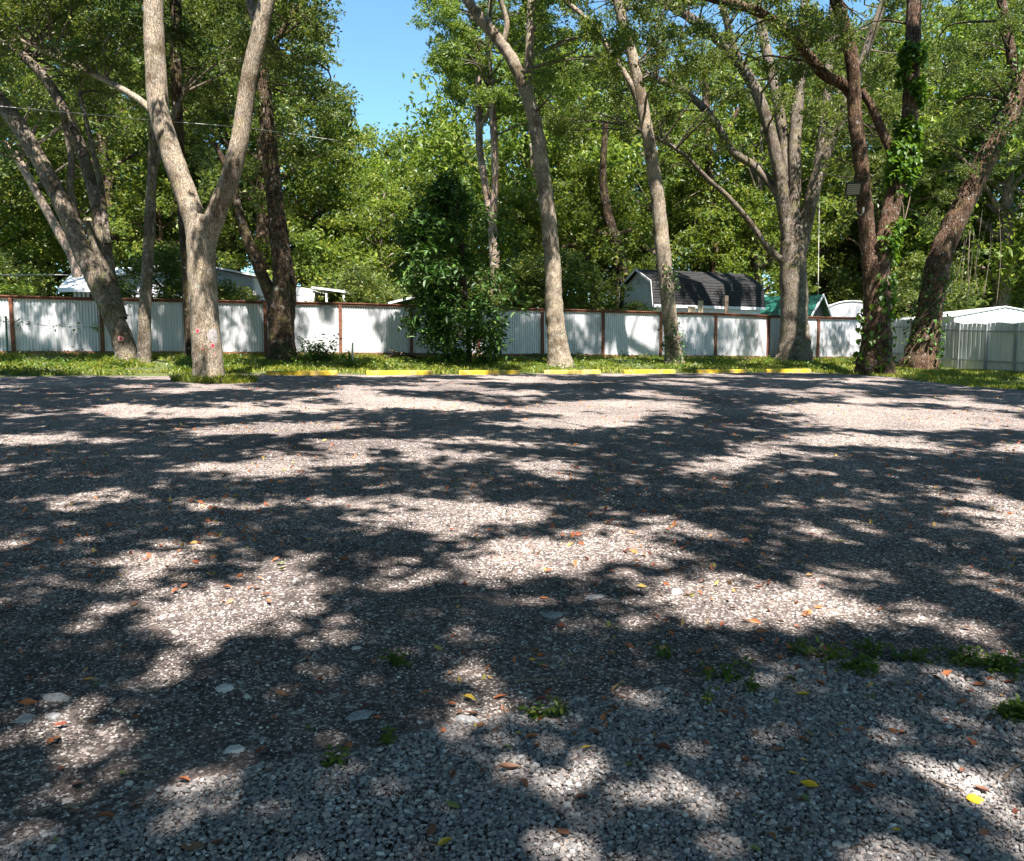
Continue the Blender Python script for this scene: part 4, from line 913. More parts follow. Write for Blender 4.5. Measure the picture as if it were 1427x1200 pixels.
# barn shed with gambrel roof
a = math.radians(22); ax = np.array([math.cos(a), math.sin(a)]); wd = np.array([-math.sin(a), math.cos(a)])
fc = np.array([xat(889, 37.0), 37.0]); gzb = g1(*fc)
shed = thing('barn_shed', 'white barn shed with a black shingled gambrel roof behind the fence', 'shed', (*fc, gzb)); sb = np.array([*fc, gzb])
def sp(u, v, z): q = fc + ax * u + wd * v; return (q[0], q[1], gzb + z)
PR = [(-1.5, 2.12), (-1.32, 3.15), (0, 3.78), (1.32, 3.15), (1.5, 2.12)]; LN = 5.5
MB().prism([sp(0, -1.4, 0), sp(0, 1.4, 0), *[sp(0, v * .93, z - .06) for v, z in PR[::-1]]], [sp(LN, -1.4, 0), sp(LN, 1.4, 0), *[sp(LN, v * .93, z - .06) for v, z in PR[::-1]]]).build('wall', M_WHITE, shed, sb)
for (v0, z0), (v1, z1) in zip(PR[:-1], PR[1:]):
    lower = abs(abs(v0) - abs(v1)) < .5; nn = 9 if lower else 8; sg = -1 if v0 + v1 < 0 else 1
    if sg > 0: (v0, z0), (v1, z1) = (v1, z1), (v0, z0)
    m = MB(); nv = np.array([-(z1 - z0), (v1 - v0)]); nv = nv / np.linalg.norm(nv); nv = nv if nv[1] > 0 or (nv[0] * sg > 0) else -nv
    for i in range(nn):
        f0 = i / nn; f1 = (i + 1.12) / nn if i < nn - 1 else 1
        for ss in range(6):
            u0 = -.18 + (LN + .36) * ss / 6 + .004; u1 = -.18 + (LN + .36) * (ss + 1) / 6 - .004; j = rng.normal() * .004
            q = lambda f, tk: (v0 + (v1 - v0) * f + nv[0] * tk, z0 + (z1 - z0) * f + nv[1] * tk)
            A1 = [q(f0, .004), q(f0, .035 + j), q(f1, .010), q(f1, .002)]
            m.prism([sp(u0, v, z) for v, z in A1], [sp(u1, v, z) for v, z in A1])
    o = m.build('shingle_slope', M_SHINGLE, shed, sb); o['kind'] = 'stuff'
m = MB()
for (v0, z0), (v1, z1) in zip(PR[:-1], PR[1:]):
    m.prism([sp(-.21, v0, z0 - .07), sp(-.21, v1, z1 - .07), sp(-.21, v1, z1 + .03), sp(-.21, v0, z0 + .03)], [sp(-.185, v0, z0 - .07), sp(-.185, v1, z1 - .07), sp(-.185, v1, z1 + .03), sp(-.185, v0, z0 + .03)])
m.build('rake_trim', M_WHITE, shed, sb)
m = MB()
for i in range(3): m.box(np.array(sp(-.03, 0, 3.18 + i * .07)), (.03, .28, .045), Matrix.Rotation(a, 3, 'Z'))
m.build('gable_vent', M_SIDING, shed, sb)
MB().box(sp(LN / 2, -1.53, 2.10), (LN + .3, .03, .12), Matrix.Rotation(a, 3, 'Z')).build('eave_trim', M_WHITE, shed, sb)
for v, nm in ((-.75, 'door'), (.0, 'door')): MB().box(np.array(sp(-.012, v + .38, 1.0)), (.03, .72, 1.95), Matrix.Rotation(a, 3, 'Z')).build(nm, M_WHITE, shed, sb)
for px0, px1, py0, lab in ((957, 968, 427, 'square tan board standing over the fence before the shed'), (970, 977, 419, 'narrow tan post end over the fence before the shed'), (1008, 1013, 412, 'dark weathered post leaning before the shed roof')):
    d = 34.8; x0, x1 = xat(px0, d), xat(px1, d); zt = zat(py0, d); g0 = g1((x0 + x1) / 2, d)
    o = MB().box((0, 0, (zt - g0) / 2), (x1 - x0, .06, zt - g0)).build('wooden_post', M_TAN if px0 < 1000 else M_STICK); o.location = ((x0 + x1) / 2, d, g0); o.rotation_euler = (0, .02 * (px0 % 3), .2); tag(o, lab, 'post')

# green canopy
pk = np.array([xat(1144, 39.0), 39.0]); rd = np.array([-.866, .5]); wdv = np.array([.5, .866]); HW = 2.75; RL = 5.0
zp, ze = zat(412, 39.0), 3.42; g0 = g1(*pk); gb_ = np.array([*pk, g0])
can = thing('green_canopy', 'open gabled canopy with a green metal roof and dark underside behind the fence', 'canopy', gb_)
for sg in (-1, 1):
    e0 = pk + wdv * HW * sg; e1 = e0 + rd * RL; r1 = pk + rd * RL
    P = [(*e0, ze), (*e1, ze), (*r1, zp), (*pk, zp)]; m = MB()
    if sg > 0: P = P[::-1]
    m.prism(P, [(x, y, z + .05) for x, y, z in P]); m.build('roof', M_GREEN, can, gb_)
    m = MB()
    for i in range(11):
        f = i / 10; q0 = e0 + rd * RL * f; q1 = pk + rd * RL * f; m.tube([(*q0, ze + .06), (*q1, zp + .06)], [.018, .018], 4)
    o = m.build('seam_ribs', M_GREEN, can, gb_)
    MB().prism([(*(e0 - rd * .05), ze - .03), (*(pk - rd * .05), zp - .03), (*(pk - rd * .05), zp + .08), (*(e0 - rd * .05), ze + .08)], [(*(e0 - rd * .01), ze - .03), (*(pk - rd * .01), zp - .03), (*(pk - rd * .01), zp + .08), (*(e0 - rd * .01), ze + .08)]).build('rake_trim', M_WHITE, can, gb_)
    for f in (.02, .5, .98): q = pk + wdv * (HW - .15) * sg + rd * RL * f; MB().box((*q, (g0 + ze) / 2), (.09, .09, ze - g0)).build('post', M_WHITE, can, gb_)
q0 = pk + rd * .25; MB().prism([(*(q0 - wdv * HW * .96), ze + .02), (*(q0 + wdv * HW * .96), ze + .02), (*q0, zp - .04)], [(*(q0 - wdv * HW * .96 + rd * .05), ze + .02), (*(q0 + wdv * HW * .96 + rd * .05), ze + .02), (*(q0 + rd * .05), zp - .04)]).build('gable_shade_sheet', M_SHADEIN, can, gb_)  # dark sheet painted as the shade inside the open gable
# pale arched shelter and white metal building
d = 43; r_, b = simple('arched_shelter', 'pale arched shelter between the green canopy and the vine-covered tree', 'shelter', 1185, d)
zt = zat(420, d); n = 14; R0 = 1.25; arc = []
for i in range(n + 1): t = math.pi * i / n; arc.append((xat(1185, d) - R0 * 1.25 * math.cos(t), b[2] + (zt - b[2]) * (.66 + .34 * math.sin(t) ** .8)))
arc = [(arc[0][0], b[2])] + arc + [(arc[-1][0], b[2])]
MB().prism([(x, d, z) for x, z in arc], [(x, d + 4, z) for x, z in arc]).build('cover', M_TANK, r_, b)
m = MB(); m.tube([(x, d - .02, z + .02) for x, z in arc], [.035] * len(arc), 6); m.build('hoop', M_WHITE, r_, b)
MB().box((xat(1185, d), d - .02, b[2] + .9), (1.2, .03, 1.8)).build('door_flap', M_TANK, r_, b)
d = 36; r_, b = simple('metal_building', 'white metal building with a low gable roof behind the grey fence', 'building', 1400, d)
x0, x1, x2 = xat(1327, d), xat(1397, d), xat(1470, d); za, zp = zat(441, d), zat(428, d)
MB().prism([(x0, d, b[2] - .6), (x2, d, b[2] - .6), (x2, d, za), (x1, d, zp), (x0, d, za)], [(x0, d + 9, b[2] - .6), (x2, d + 9, b[2] - .6), (x2, d + 9, za), (x1, d + 9, zp), (x0, d + 9, za)]).build('wall', M_WHITE, r_, b)
m = MB(); x = x0 + .1
while x < x2 - .1:
    zz = za + (zp - za) * (1 - abs(x - x1) / (x1 - x0 if x < x1 else x2 - x1)); m.box((x, d - .012, (b[2] - .5 + zz) / 2), (.05, .02, zz - b[2] + .44)); x += .23
o = m.build('wall_ribs', M_WHITE, r_, b); o['kind'] = 'stuff'
for xa_, za_, xb_, zb_ in ((x0 - .15, za - .03, x1, zp), (x1, zp, x2 + .15, za - .03)): MB().prism([(xa_, d - .05, za_ + .005), (xb_, d - .05, zb_ + .005), (xb_, d - .05, zb_ + .05), (xa_, d - .05, za_ + .05)], [(xa_, d + 9, za_ + .01), (xb_, d + 9, zb_ + .01), (xb_, d + 9, zb_ + .08), (xa_, d + 9, za_ + .08)]).build('roof', M_WROOF, r_, b)

# ------------------------------------------------------------------ floodlight, cables, posts
T = TREES['viny']; c = Vector(unproj(1189, 263, T['base'][1] - .55)); M = Euler((math.radians(28), 0, math.radians(-12))).to_matrix()
root = thing('floodlight', 'square black floodlight fixed to the left stem of the vine-covered tree', 'floodlight', c - Vector((0, 0, .3))); rb = np.array(c - Vector((0, 0, .3)))
m = MB(); m.box(c, (.46, .09, .40), M); m.box(c + M @ Vector((0, -.055, .185)), (.46, .03, .03), M); m.box(c + M @ Vector((0, -.055, -.185)), (.46, .03, .03), M); m.box(c + M @ Vector((-.215, -.055, 0)), (.03, .03, .335), M); m.box(c + M @ Vector((.215, -.055, 0)), (.03, .03, .335), M); m.build('housing', M_BLACK, root, rb)
MB().box(c + M @ Vector((0, -.052, 0)), (.39, .012, .33), M).build('lens', M_GLASS, root, rb)
m = MB()
for i in range(5): m.box(c + M @ Vector((0, -.062, -.12 + i * .06)), (.38, .006, .012), M)
m.build('lens_bar', M_BLACK, root, rb)
m = MB(); m.tube([c + Vector((-.2, .05, -.05)), c + Vector((-.1, .1, -.34)), c + Vector((.18, .3, -.36))], [.018] * 3, 6); m.tube([c + Vector((.2, .05, -.05)), c + Vector((.12, .1, -.34)), c + Vector((.18, .3, -.36))], [.018] * 3, 6); m.build('bracket', M_BLACK, root, rb)
MB().box(c + Vector((.42, .2, -.62)), (.045, .045, .17)).build('junction_box', M_CABLE, root, rb)
m = MB(); Pc = catmull(np.array([c + Vector((.05, .1, -.3)), c + Vector((.12, .1, -.62)), c + Vector((.3, .15, -.78)), c + Vector((.42, .2, -.7))]), .06); m.tube(Pc, [.006] * len(Pc), 5); m.build('cable', M_CABLE, root, rb)
def cable(name, label, cat, pts_, r, m_):
    Pc = catmull(np.array([unproj(*p) for p in pts_]), .5); o = MB().tube(Pc, [r] * len(Pc), 6).build(name, m_, None, (0, 0, 0), True); return tag(o, label, cat)
cable('overhead_cable', 'thin pale overhead cable crossing behind the forked tree', 'cable', [(-60, 143, 23.5), (100, 157, 23.8), (205, 167, 24.2), (330, 177, 24.8), (430, 190, 26.5), (470, 196, 28)], .009, M_CABLE)
cable('overhead_cable', 'low pale cable running to the house at the left edge', 'cable', [(-60, 384, 30), (30, 383, 31), (95, 383, 32)], .018, M_CABLE)
cable('hanging_rope', 'thin pale rope hanging beside the stout many-limbed tree', 'rope', [(1142, 262, 33.6), (1141, 330, 33.6), (1140, 412, 33.6)], .016, M_ROPE)
b_ = ground(11, 495); r_ = thing('wire_post', 'slim green metal post with a wire in front of the left end of the fence', 'post', b_)
MB().box(b_ + (0, 0, .55), (.045, .03, 1.2)).build('stake', M_GPOST, r_, b_)
q0 = b_ + (0, 0, 1.0); q1 = unproj(137, 456, b_[1] + .3); Pc = catmull(np.array([q0 - (2, 0, -.1), q0, (q0 + q1) / 2 - (0, 0, .05), q1]), .3); MB().tube(Pc, [.006] * len(Pc), 5).build('wire', M_GPOST, r_, b_)
C = Pc[rng.choice(len(Pc), 60)] + rng.normal(size=(60, 3)) * np.array([.1, .05, .07]); V_, Q_ = whorls(C, 3, .09, .6, .2, .05)
tag(link('wire_creeper', np_mesh('wire_creeper', V_, Q_, L_VINE)), 'sparse creeper running along the wire before the fence', 'creeper')

# ------------------------------------------------------------------ grass on the verge
def blades(P, h, w_, lean):
    n = len(P); az = rng.random(n) * 6.283; sd = np.stack([np.cos(az), np.sin(az), np.zeros(n)], 1) * (w_ * (.6 + .8 * rng.random(n)))[:, None]; ln = np.stack([-np.sin(az), np.cos(az), np.zeros(n)], 1) * (h * lean * rng.normal(size=n))[:, None]; hh = (h * (.5 + rng.random(n)))[:, None] * np.array([0, 0, 1.])
    V_ = np.empty((n, 4, 3), np.float32); V_[:, 0] = P - sd; V_[:, 1] = P + sd; V_[:, 2] = P + sd * .7 + ln * .45 + hh * .6; V_[:, 3] = P + ln + hh; return V_.reshape(-1, 3), np.arange(n * 4).reshape(-1, 4)
n = 130000; ta = rng.uniform(-26, 27, n); s_ = rng.uniform(21.4, 28.6, n)
k = (s_ > 22.62 + .3 * (fbm(ta * .9, ta * 0 + 3.3) - .5) * 2) & (fbm(ta * .8, s_ * 1.2 + 5, 3) > .41)
ta2 = rng.uniform(19.0, 27, 42000); s2 = rng.uniform(8, 22.5, 42000); k2 = (ta2 > 19.4 + 1.4 * (fbm(s2 * .8, s2 * 0 + 8.1) - .5)) & (fbm(ta2 * .8, s2 * 1.2 + 5, 3) > .34)
ta = np.concatenate([ta[k], ta2[k2]]); s_ = np.concatenate([s_[k], s2[k2]])
gx = .935 * ta + NX * s_; gy = .353 * ta + NY * s_; hgt = .055 + .085 * fbm(gx * .7, gy * .7 + 9, 2)
V_, Q_ = blades(np.stack([gx, gy, gz(gx, gy) - .01], 1), hgt, .016 + 0 * hgt, .7)
tag(link('grass', np_mesh('grass', V_, Q_, L_GRASS)), 'short yellow-green grass on the verge before the fences', 'grass', kind='stuff')
n = 15000; ta = rng.uniform(-26, 26, n); s_ = rng.uniform(22.7, 28.3, n); k = fbm(ta * .9 + 30, s_ * .9 + 5, 3) > .50; ta = ta[k]; s_ = s_[k]; gx = .935 * ta + NX * s_; gy = .353 * ta + NY * s_
V_, Q_ = whorls(np.stack([gx, gy, gz(gx, gy) + .03 + .08 * rng.random(len(gx))], 1), 2, .085, .65, -.1, .05)
tag(link('ground_cover', np_mesh('ground_cover', V_, Q_, L_WEED)), 'broad-leaved creeping ground cover among the grass', 'ground cover', kind='stuff')
n = 3800; a = rng.random(n) * 6.283; rr = rng.random(n) ** .6; tb = TREES['fork']['base']; gx = tb[0] + .18 + np.cos(a) * rr * 1.0; gy = tb[1] - .1 + np.sin(a) * rr * .55
V_, Q_ = blades(np.stack([gx, gy, gz(gx, gy)], 1), np.full(n, .14), np.full(n, .012), .6)
tag(link('grass_tuft', np_mesh('grass_tuft', V_, Q_, L_GRASS)), 'bright grass tuft ringing the foot of the big forked tree', 'grass')

# ------------------------------------------------------------------ stones
def stones(name, label, P, scl, tone, material, seed):
    me = bpy.data.meshes.new(name); me.vertices.add(len(P)); me.vertices.foreach_set('co', np.asarray(P, np.float32).ravel())
    for an, typ, key, val in (('scl', 'FLOAT_VECTOR', 'vector', scl), ('rot', 'FLOAT_VECTOR', 'vector', rng.random((len(P), 3)) * np.array([.9, .9, 6.28]) - np.array([.45, .45, 0])), ('tone', 'FLOAT', 'value', tone)):
        at = me.attributes.new(an, typ, 'POINT'); at.data.foreach_set(key, np.asarray(val, np.float32).ravel())
    o = link(name, me); tag(o, label, 'gravel', kind='stuff')
    ng = bpy.data.node_groups.new(name, 'GeometryNodeTree'); ng.interface.new_socket('Geometry', in_out='INPUT', socket_type='NodeSocketGeometry'); ng.interface.new_socket('Geometry', in_out='OUTPUT', socket_type='NodeSocketGeometry')
    gi = ng.nodes.new('NodeGroupInput'); go = ng.nodes.new('NodeGroupOutput'); ic = ng.nodes.new('GeometryNodeMeshIcoSphere'); ic.inputs['Radius'].default_value = .5; ic.inputs['Subdivisions'].default_value = 2
    sp_ = ng.nodes.new('GeometryNodeSetPosition'); nz = ng.nodes.new('ShaderNodeTexNoise'); nz.inputs['Scale'].default_value = 1.6; nz.inputs['Detail'].default_value = 1
    ps = ng.nodes.new('GeometryNodeInputPosition'); ad = ng.nodes.new('ShaderNodeVectorMath'); ad.operation = 'ADD'; ad.inputs[1].default_value = (seed, seed * 2, 3)
    sb_ = ng.nodes.new('ShaderNodeVectorMath'); sb_.operation = 'SUBTRACT'; sb_.inputs[1].default_value = (.5, .5, .5); ml = ng.nodes.new('ShaderNodeVectorMath'); ml.operation = 'SCALE'; ml.inputs['Scale'].default_value = .85
    L = ng.links.new; L(ps.outputs[0], ad.inputs[0]); L(ad.outputs[0], nz.inputs['Vector']); L(nz.outputs['Color'], sb_.inputs[0]); L(sb_.outputs[0], ml.inputs[0]); L(ml.outputs[0], sp_.inputs['Offset']); L(ic.outputs[0], sp_.inputs[0])
    sm = ng.nodes.new('GeometryNodeSetMaterial'); sm.inputs['Material'].default_value = material; L(sp_.outputs[0], sm.inputs[0])
    ip = ng.nodes.new('GeometryNodeInstanceOnPoints'); L(gi.outputs[0], ip.inputs['Points']); L(sm.outputs[0], ip.inputs['Instance'])
    for an, sock in (('scl', 'Scale'), ('rot', 'Rotation')):
        na = ng.nodes.new('GeometryNodeInputNamedAttribute'); na.data_type = 'FLOAT_VECTOR'; na.inputs['Name'].default_value = an; L([q for q in na.outputs if q.enabled][0], ip.inputs[sock])
    L(ip.outputs[0], go.inputs[0]); md = o.modifiers.new('scatter', 'NODES'); md.node_group = ng
    me.materials.append(material); return o
GREY = [(-500, 1260), (-60, 1215), (60, 1165), (175, 1125), (300, 1085), (480, 1058), (640, 1000), (860, 962), (1000, 962), (1100, 938), (1280, 925), (1500, 930), (2000, 960), (2400, 1500), (-500, 1500)]
def cand(dens, x0, x1, y0, y1):
    n = int(dens * (x1 - x0) * (y1 - y0)); return rng.uniform(x0, x1, n), rng.uniform(y0, y1, n)
x, y = cand(13500, -3.6, 4.2, 2.1, 4.9); px, py = project(np.stack([x, y, lotz(x, y)], 1)); nn = (fbm(x * 3, y * 3 + 4, 3) - .5) * 70
k = in_poly(px, py + nn, GREY) & (px > -250) & (px < 1680); x = x[k]; y = y[k]; n = len(x); sz = rng.gamma(6, 1 / 6, n) * .0102
lay = rng.random(n) * .010
stones('gravel', 'grey limestone pebbles covering the near ground', np.stack([x, y, lotz(x, y) + lay], 1), np.stack([sz * rng.uniform(.9, 1.5, n), sz * rng.uniform(.8, 1.15, n), sz * rng.uniform(.5, .85, n)], 1), rng.random(n), M_ST1, 3.1)
print('grey stones', n)
xs_ = []; ys_ = []; ss_ = []
for y0, y1, dn, lo in ((2.0, 4.2, 5200, .0048), (4.2, 6.0, 3000, .0056), (6.0, 8.5, 1300, .007), (8.5, 12, 250, .009)):
    x, y = cand(dn, -.68 * y1 - .8, .68 * y1 + .8, y0, y1); k = (np.abs(x) < .66 * y + .9) & (rng.random(len(x)) < .35 + 1.5 * (fbm(x * 1.4, y * 1.4 + 21, 3) - .25)); x = x[k]; y = y[k]; xs_.append(x); ys_.append(y); ss_.append(lo * rng.gamma(4, .25, len(x)) + lo * .35)
x = np.concatenate(xs_); y = np.concatenate(ys_); sz = np.concatenate(ss_); px, py = project(np.stack([x, y, lotz(x, y)], 1)); nn = (fbm(x * 3, y * 3 + 4, 3) - .5) * 70
k = ~in_poly(px, py + nn + 12, GREY); x = x[k]; y = y[k]; sz = sz[k]; n = len(x); print('dark stones', n)
tone = rng.random(n) ** 1.5; tone = np.where(sz > .018, np.minimum(tone, .78), tone)
stones('crushed_stone', 'dark crushed asphalt bits with white shell specks strewn over the lot', np.stack([x, y, lotz(x, y) + .001], 1), np.stack([sz * rng.uniform(.9, 1.5, n), sz * rng.uniform(.8, 1.15, n), sz * rng.uniform(.4, .75, n)], 1), tone, M_ST2, 7.7)

# pale stones and flat slabs one can pick out
def chunk(px, py, wpx, hpx, m_, label, rot=0.0, up=.5):
    p = ground(px, py); d = p[1]; a = wpx * d / F / 2; z = float(lotz(p[0], p[1])); n = 9; V_ = []
    for lv, (f, h) in enumerate(((1, -.004), (.95, .35), (.7, 1.0))):
        for i in range(n):
            t = 2 * math.pi * i / n; r = a * f * (1 + .28 * math.sin(2 * t + px) + .16 * math.sin(5 * t + py)); V_.append((r * math.cos(t), r * math.sin(t) * up * 1.5, h * .6 * hpx * d / F * (1 + .3 * math.sin(t + py)) if lv else h))
    Fc = [(l * n + i, l * n + (i + 1) % n, (l + 1) * n + (i + 1) % n, (l + 1) * n + i) for l in range(2) for i in range(n)] + [tuple(range(2 * n, 3 * n))]
    o = MB().add(V_, Fc).build('limestone_chunk' if m_ is M_ROCK else 'flat_rock', m_); o.location = (p[0], p[1], z); o.rotation_euler = (0, 0, rot); tag(o, label, 'stone', 'loose stones on the lot')
chunk(943, 828, 21, 9, M_ROCK, 'bright white angular stone in a sunlit patch of the lot', .5)
chunk(327, 1049, 28, 8, M_ROCK, 'white pointed stone shard on the dark gravel near the bottom edge', -.3)
chunk(312, 963, 30, 8, M_ROCK, 'long white flat stone lying left in the shade', .2)
chunk(344, 974, 12, 6, M_ROCK, 'small white stone just right of the long flat white one', .9)
chunk(78, 974, 42, 5, M_ROCKG, 'speckled grey slab set flush in the dark gravel, left side', 0)
chunk(36, 1004, 32, 5, M_ROCKG, 'speckled grey rock nearest the left edge', 0)
chunk(73, 1001, 24, 5, M_ROCKG, 'small speckled rock below the grey slab', .4)
chunk(650, 1003, 34, 8, M_ROCKG, 'pale broad rock at the edge of the pebbles', .2)
chunk(502, 998, 40, 4, M_ROCKG, 'speckled flat rock flush with the ground beside a dark hollow', 0)
chunk(497, 904, 14, 4, M_ROCK, 'small white flat stone in the middle shade', .2)
chunk(640, 812, 22, 3, M_ROCKG, 'flat grey stone along the edge of a middle sun patch', .2)
chunk(830, 833, 30, 3, M_ROCKG, 'low grey slab left of the bright white stone', .3)
chunk(772, 858, 36, 3, M_ROCKG, 'cracked grey slab in the shade of the middle', -.2)
chunk(808, 978, 18, 7, M_ROCKG, 'grey stone among weeds on the pebble edge', .3)
chunk(1080, 1086, 14, 6, M_ROCK, 'pale pebble larger than its neighbours at lower right', .5)
chunk(180, 1095, 14, 6, M_ROCK, 'cream rounded stone beside a brown leaf at lower left', .5)

# ------------------------------------------------------------------ fallen leaves, sticks, weeds
def leaf_shape(asp, curl, fold):
    V_ = []; xs = (-.5, -.28, 0, .28, .5); ws = (.02, .36, .5, .32, .0)
    for x, w2 in zip(xs, ws):
        zc = curl * (x * x) * 1.4
        V_ += [(x, -w2 * asp, zc + fold * w2), (x, 0, zc), (x, w2 * asp, zc + fold * w2)]
    Fc = []
    for i in range(4):
        b = 3 * i; Fc += [(b, b + 3, b + 4, b + 1), (b + 1, b + 4, b + 5, b + 2)]
    V_ += [(-.5, 0, curl * .35), (-.78, .03, curl * .35), (-.5, .015, curl * .35 + .01)]; Fc.append((15, 16, 17)); return V_, Fc
LS = []
for asp, curl, fold in ((.52, .25, .25), (.45, -.2, .35), (.6, .12, .12), (.4, .5, .45)):
    V_, Fc = leaf_shape(asp, curl, fold)
    for m_ in (F_ORANGE, F_BROWN, F_RED, F_YELLOW, F_GREEN):
        me = bpy.data.meshes.new('fallen_leaf'); me.from_pydata(V_, [], Fc); me.materials.append(m_); me.polygons.foreach_set('use_smooth', np.ones(len(Fc), bool)); LS.append((me, m_))
def leaf(px, py, wpx, m_, label, sh=None, rz=None, p=None):
    if p is None: p = ground(px, py)
    c = [me for me, q in LS if q is m_]; me = c[random.randrange(4) if sh is None else sh]
    o = link('fallen_leaf', me); L = wpx * p[1] / F if wpx else random.uniform(.034, .064); o.scale = (L, L, L); o.location = (p[0], p[1], float(lotz(p[0], p[1])) + .014); o.rotation_euler = (random.gauss(0, .18), random.gauss(0, .18), random.random() * 6.28 if rz is None else rz)
    return tag(o, label, 'leaf', 'fallen leaves on the lot')
leaf(1358, 1121, 29, F_YELLOW, 'bright yellow oval leaf in the sun at the lower right', 2, .1)
leaf(72, 1041, 17, F_ORANGE, 'orange leaf glowing in a small sun patch at the left', 2, 1.2)
leaf(430, 1019, 16, F_GREEN, 'olive green curled leaf in the shade left of centre', 2, 1.4)
leaf(170, 1085, 16, F_GREEN, 'bright green leaf by a thin twig at lower left', 0, 2.2)
leaf(268, 1188, 34, F_BROWN, 'large pale brown leaf on the bottom edge, left', 2, .1)
leaf(303, 1184, 22, F_BROWN, 'dark brown curled leaf beside the large one on the bottom edge', 3, .6)
leaf(604, 1188, 18, F_BROWN, 'dark brown leaf on the pebbles at the bottom middle', 0, -.4)
leaf(740, 1029, 24, F_ORANGE, 'orange-red leaf in the middle sun patch on the pebbles', 1, .2)
leaf(817, 1046, 15, F_YELLOW, 'yellow round leaf between two sun patches on the pebbles', 2, .2)
leaf(875, 1072, 17, F_GREEN, 'pale green leaf on the pebbles right of the middle sun patch', 2, .4)
leaf(799, 1028, 20, F_BROWN, 'dark red-brown leaf pair by the yellow leaf', 3, 1.2)
leaf(925, 1046, 26, F_RED, 'dark rust leaf on the pebbles right of centre', 1, -.5)
leaf(845, 998, 13, F_ORANGE, 'orange-red leaf on the pebble edge right of the weeds', 2, .3)
leaf(710, 1077, 34, F_BROWN, 'long grey-brown curled leaf on the shaded pebbles', 3, .3)
leaf(985, 981, 16, F_YELLOW, 'mustard yellow leaf at the top edge of the pebbles', 2, -.3)
leaf(1120, 1121, 24, F_GREEN, 'dull green leaf standing among pebbles lower right', 1, 1.9)
leaf(1128, 1169, 20, F_GREEN, 'round olive leaf near the bottom edge, right', 2, .4)
leaf(1029, 1115, 14, F_BROWN, 'small flat tan leaf on the pebbles, lower right of centre', 2, .8)
leaf(1120, 1066, 15, F_YELLOW, 'pale tan folded leaf in the middle of the right pebbles', 0, .4)
leaf(1097, 952, 12, F_RED, 'small red leaf at the weedy pebble edge', 2, .1)
leaf(1378, 1010, 22, F_BROWN, 'brown curled leaf with a yellow tip near the right edge', 3, 1.1)
leaf(1408, 954, 22, F_BROWN, 'tan leaf under the weeds at the right edge', 0, 0)
leaf(1249, 1164, 15, F_YELLOW, 'small cream leaf near the bottom right', 2, .2)
leaf(965, 916, 16, F_ORANGE, 'orange leaf at the shaded edge right of centre', 0, .4)
leaf(124, 950, 14, F_YELLOW, 'pale tan pair leaf on the dark gravel at left', 0, .3)
leaf(1340, 1083, 20, F_BROWN, 'brown twisted leaf in the right sun patch', 3, .9)
NMS = {F_ORANGE: 'orange', F_BROWN: 'brown', F_RED: 'dark red', F_YELLOW: 'yellow', F_GREEN: 'green'}
MARKS = [(943, 828, 'bright white angular stone'), (327, 1049, 'white pointed stone shard'), (312, 963, 'long white flat stone'), (78, 974, 'speckled grey slab'), (36, 1004, 'speckled rock at the left edge'),
 (650, 1003, 'pale broad rock'), (502, 998, 'flat rock beside the dark hollow'), (640, 812, 'flat grey middle stone'), (772, 858, 'cracked grey slab'), (1358, 1121, 'bright yellow oval leaf'), (72, 1041, 'glowing orange leaf at left'),
 (430, 1019, 'olive curled leaf in shade'), (268, 1188, 'large leaf on the bottom edge'), (740, 1029, 'orange-red leaf on the pebbles'), (875, 1072, 'pale green leaf on the pebbles'), (925, 1046, 'dark rust leaf on the pebbles'),
 (985, 981, 'mustard yellow leaf'), (1120, 1121, 'dull green standing leaf'), (1128, 1169, 'round olive leaf'), (1195, 936, 'middle weed clump'), (1418, 1002, 'dense plant at the right edge'), (550, 926, 'single weed in dark gravel'),
 (467, 1069, 'small weed at the pebble edge'), (1130, 756, 'long twig in the right shade'), (650, 836, 'thin stem across the middle shade'), (497, 904, 'small white stone in middle shade'), (1097, 952, 'small red leaf at the weedy edge'), (124, 950, 'pale tan leaf at left'), (808, 978, 'grey stone among weeds'), (965, 916, 'orange leaf at the shaded edge'), (640, 718, 'flat grey middle stone') ][:-1]
MP = np.array([ground(a, b)[:2] for a, b, c in MARKS]); FL = [o for o in bpy.data.objects if o.name.startswith('fallen_leaf')]
cnt = 0; CH = [F_ORANGE] * 10 + [F_BROWN] * 9 + [F_RED] * 6 + [F_YELLOW] * 3 + [F_GREEN] * 2; NEW = []
while cnt < 180:
    py = random.uniform(700, 1195) if random.random() < .8 else random.uniform(760, 1000); px = random.uniform(5, 1422)
    p = ground(px, py)
    if p[1] > 8.5: continue
    if not lit(np.array([p[0]]), np.array([p[1]]))[0] and random.random() < .45: continue
    if random.random() > .35 + .65 * fbm(np.array([p[0] * 1.2]), np.array([p[1] * 1.2 + 77]), 2)[0] ** 1.0: continue
    NEW.append(leaf(px, py, None, random.choice(CH), 'small dead leaf', p=p)); cnt += 1
ORD = ['nearest', 'second nearest', 'third nearest', 'fourth nearest', 'fifth nearest', 'sixth nearest', 'seventh nearest', 'eighth nearest', 'ninth nearest', 'tenth nearest'] + [w_ + ' nearest' for w_ in 'eleventh twelfth thirteenth fourteenth fifteenth sixteenth seventeenth eighteenth nineteenth twentieth twenty-first twenty-second twenty-third twenty-fourth twenty-fifth twenty-sixth twenty-seventh twenty-eighth twenty-ninth thirtieth'.split()]
ORD += [t_ + '-' + u_ + ' nearest' for t_ in ('thirty', 'forty', 'fifty', 'sixty') for u_ in 'first second third fourth fifth sixth seventh eighth ninth'.split()]
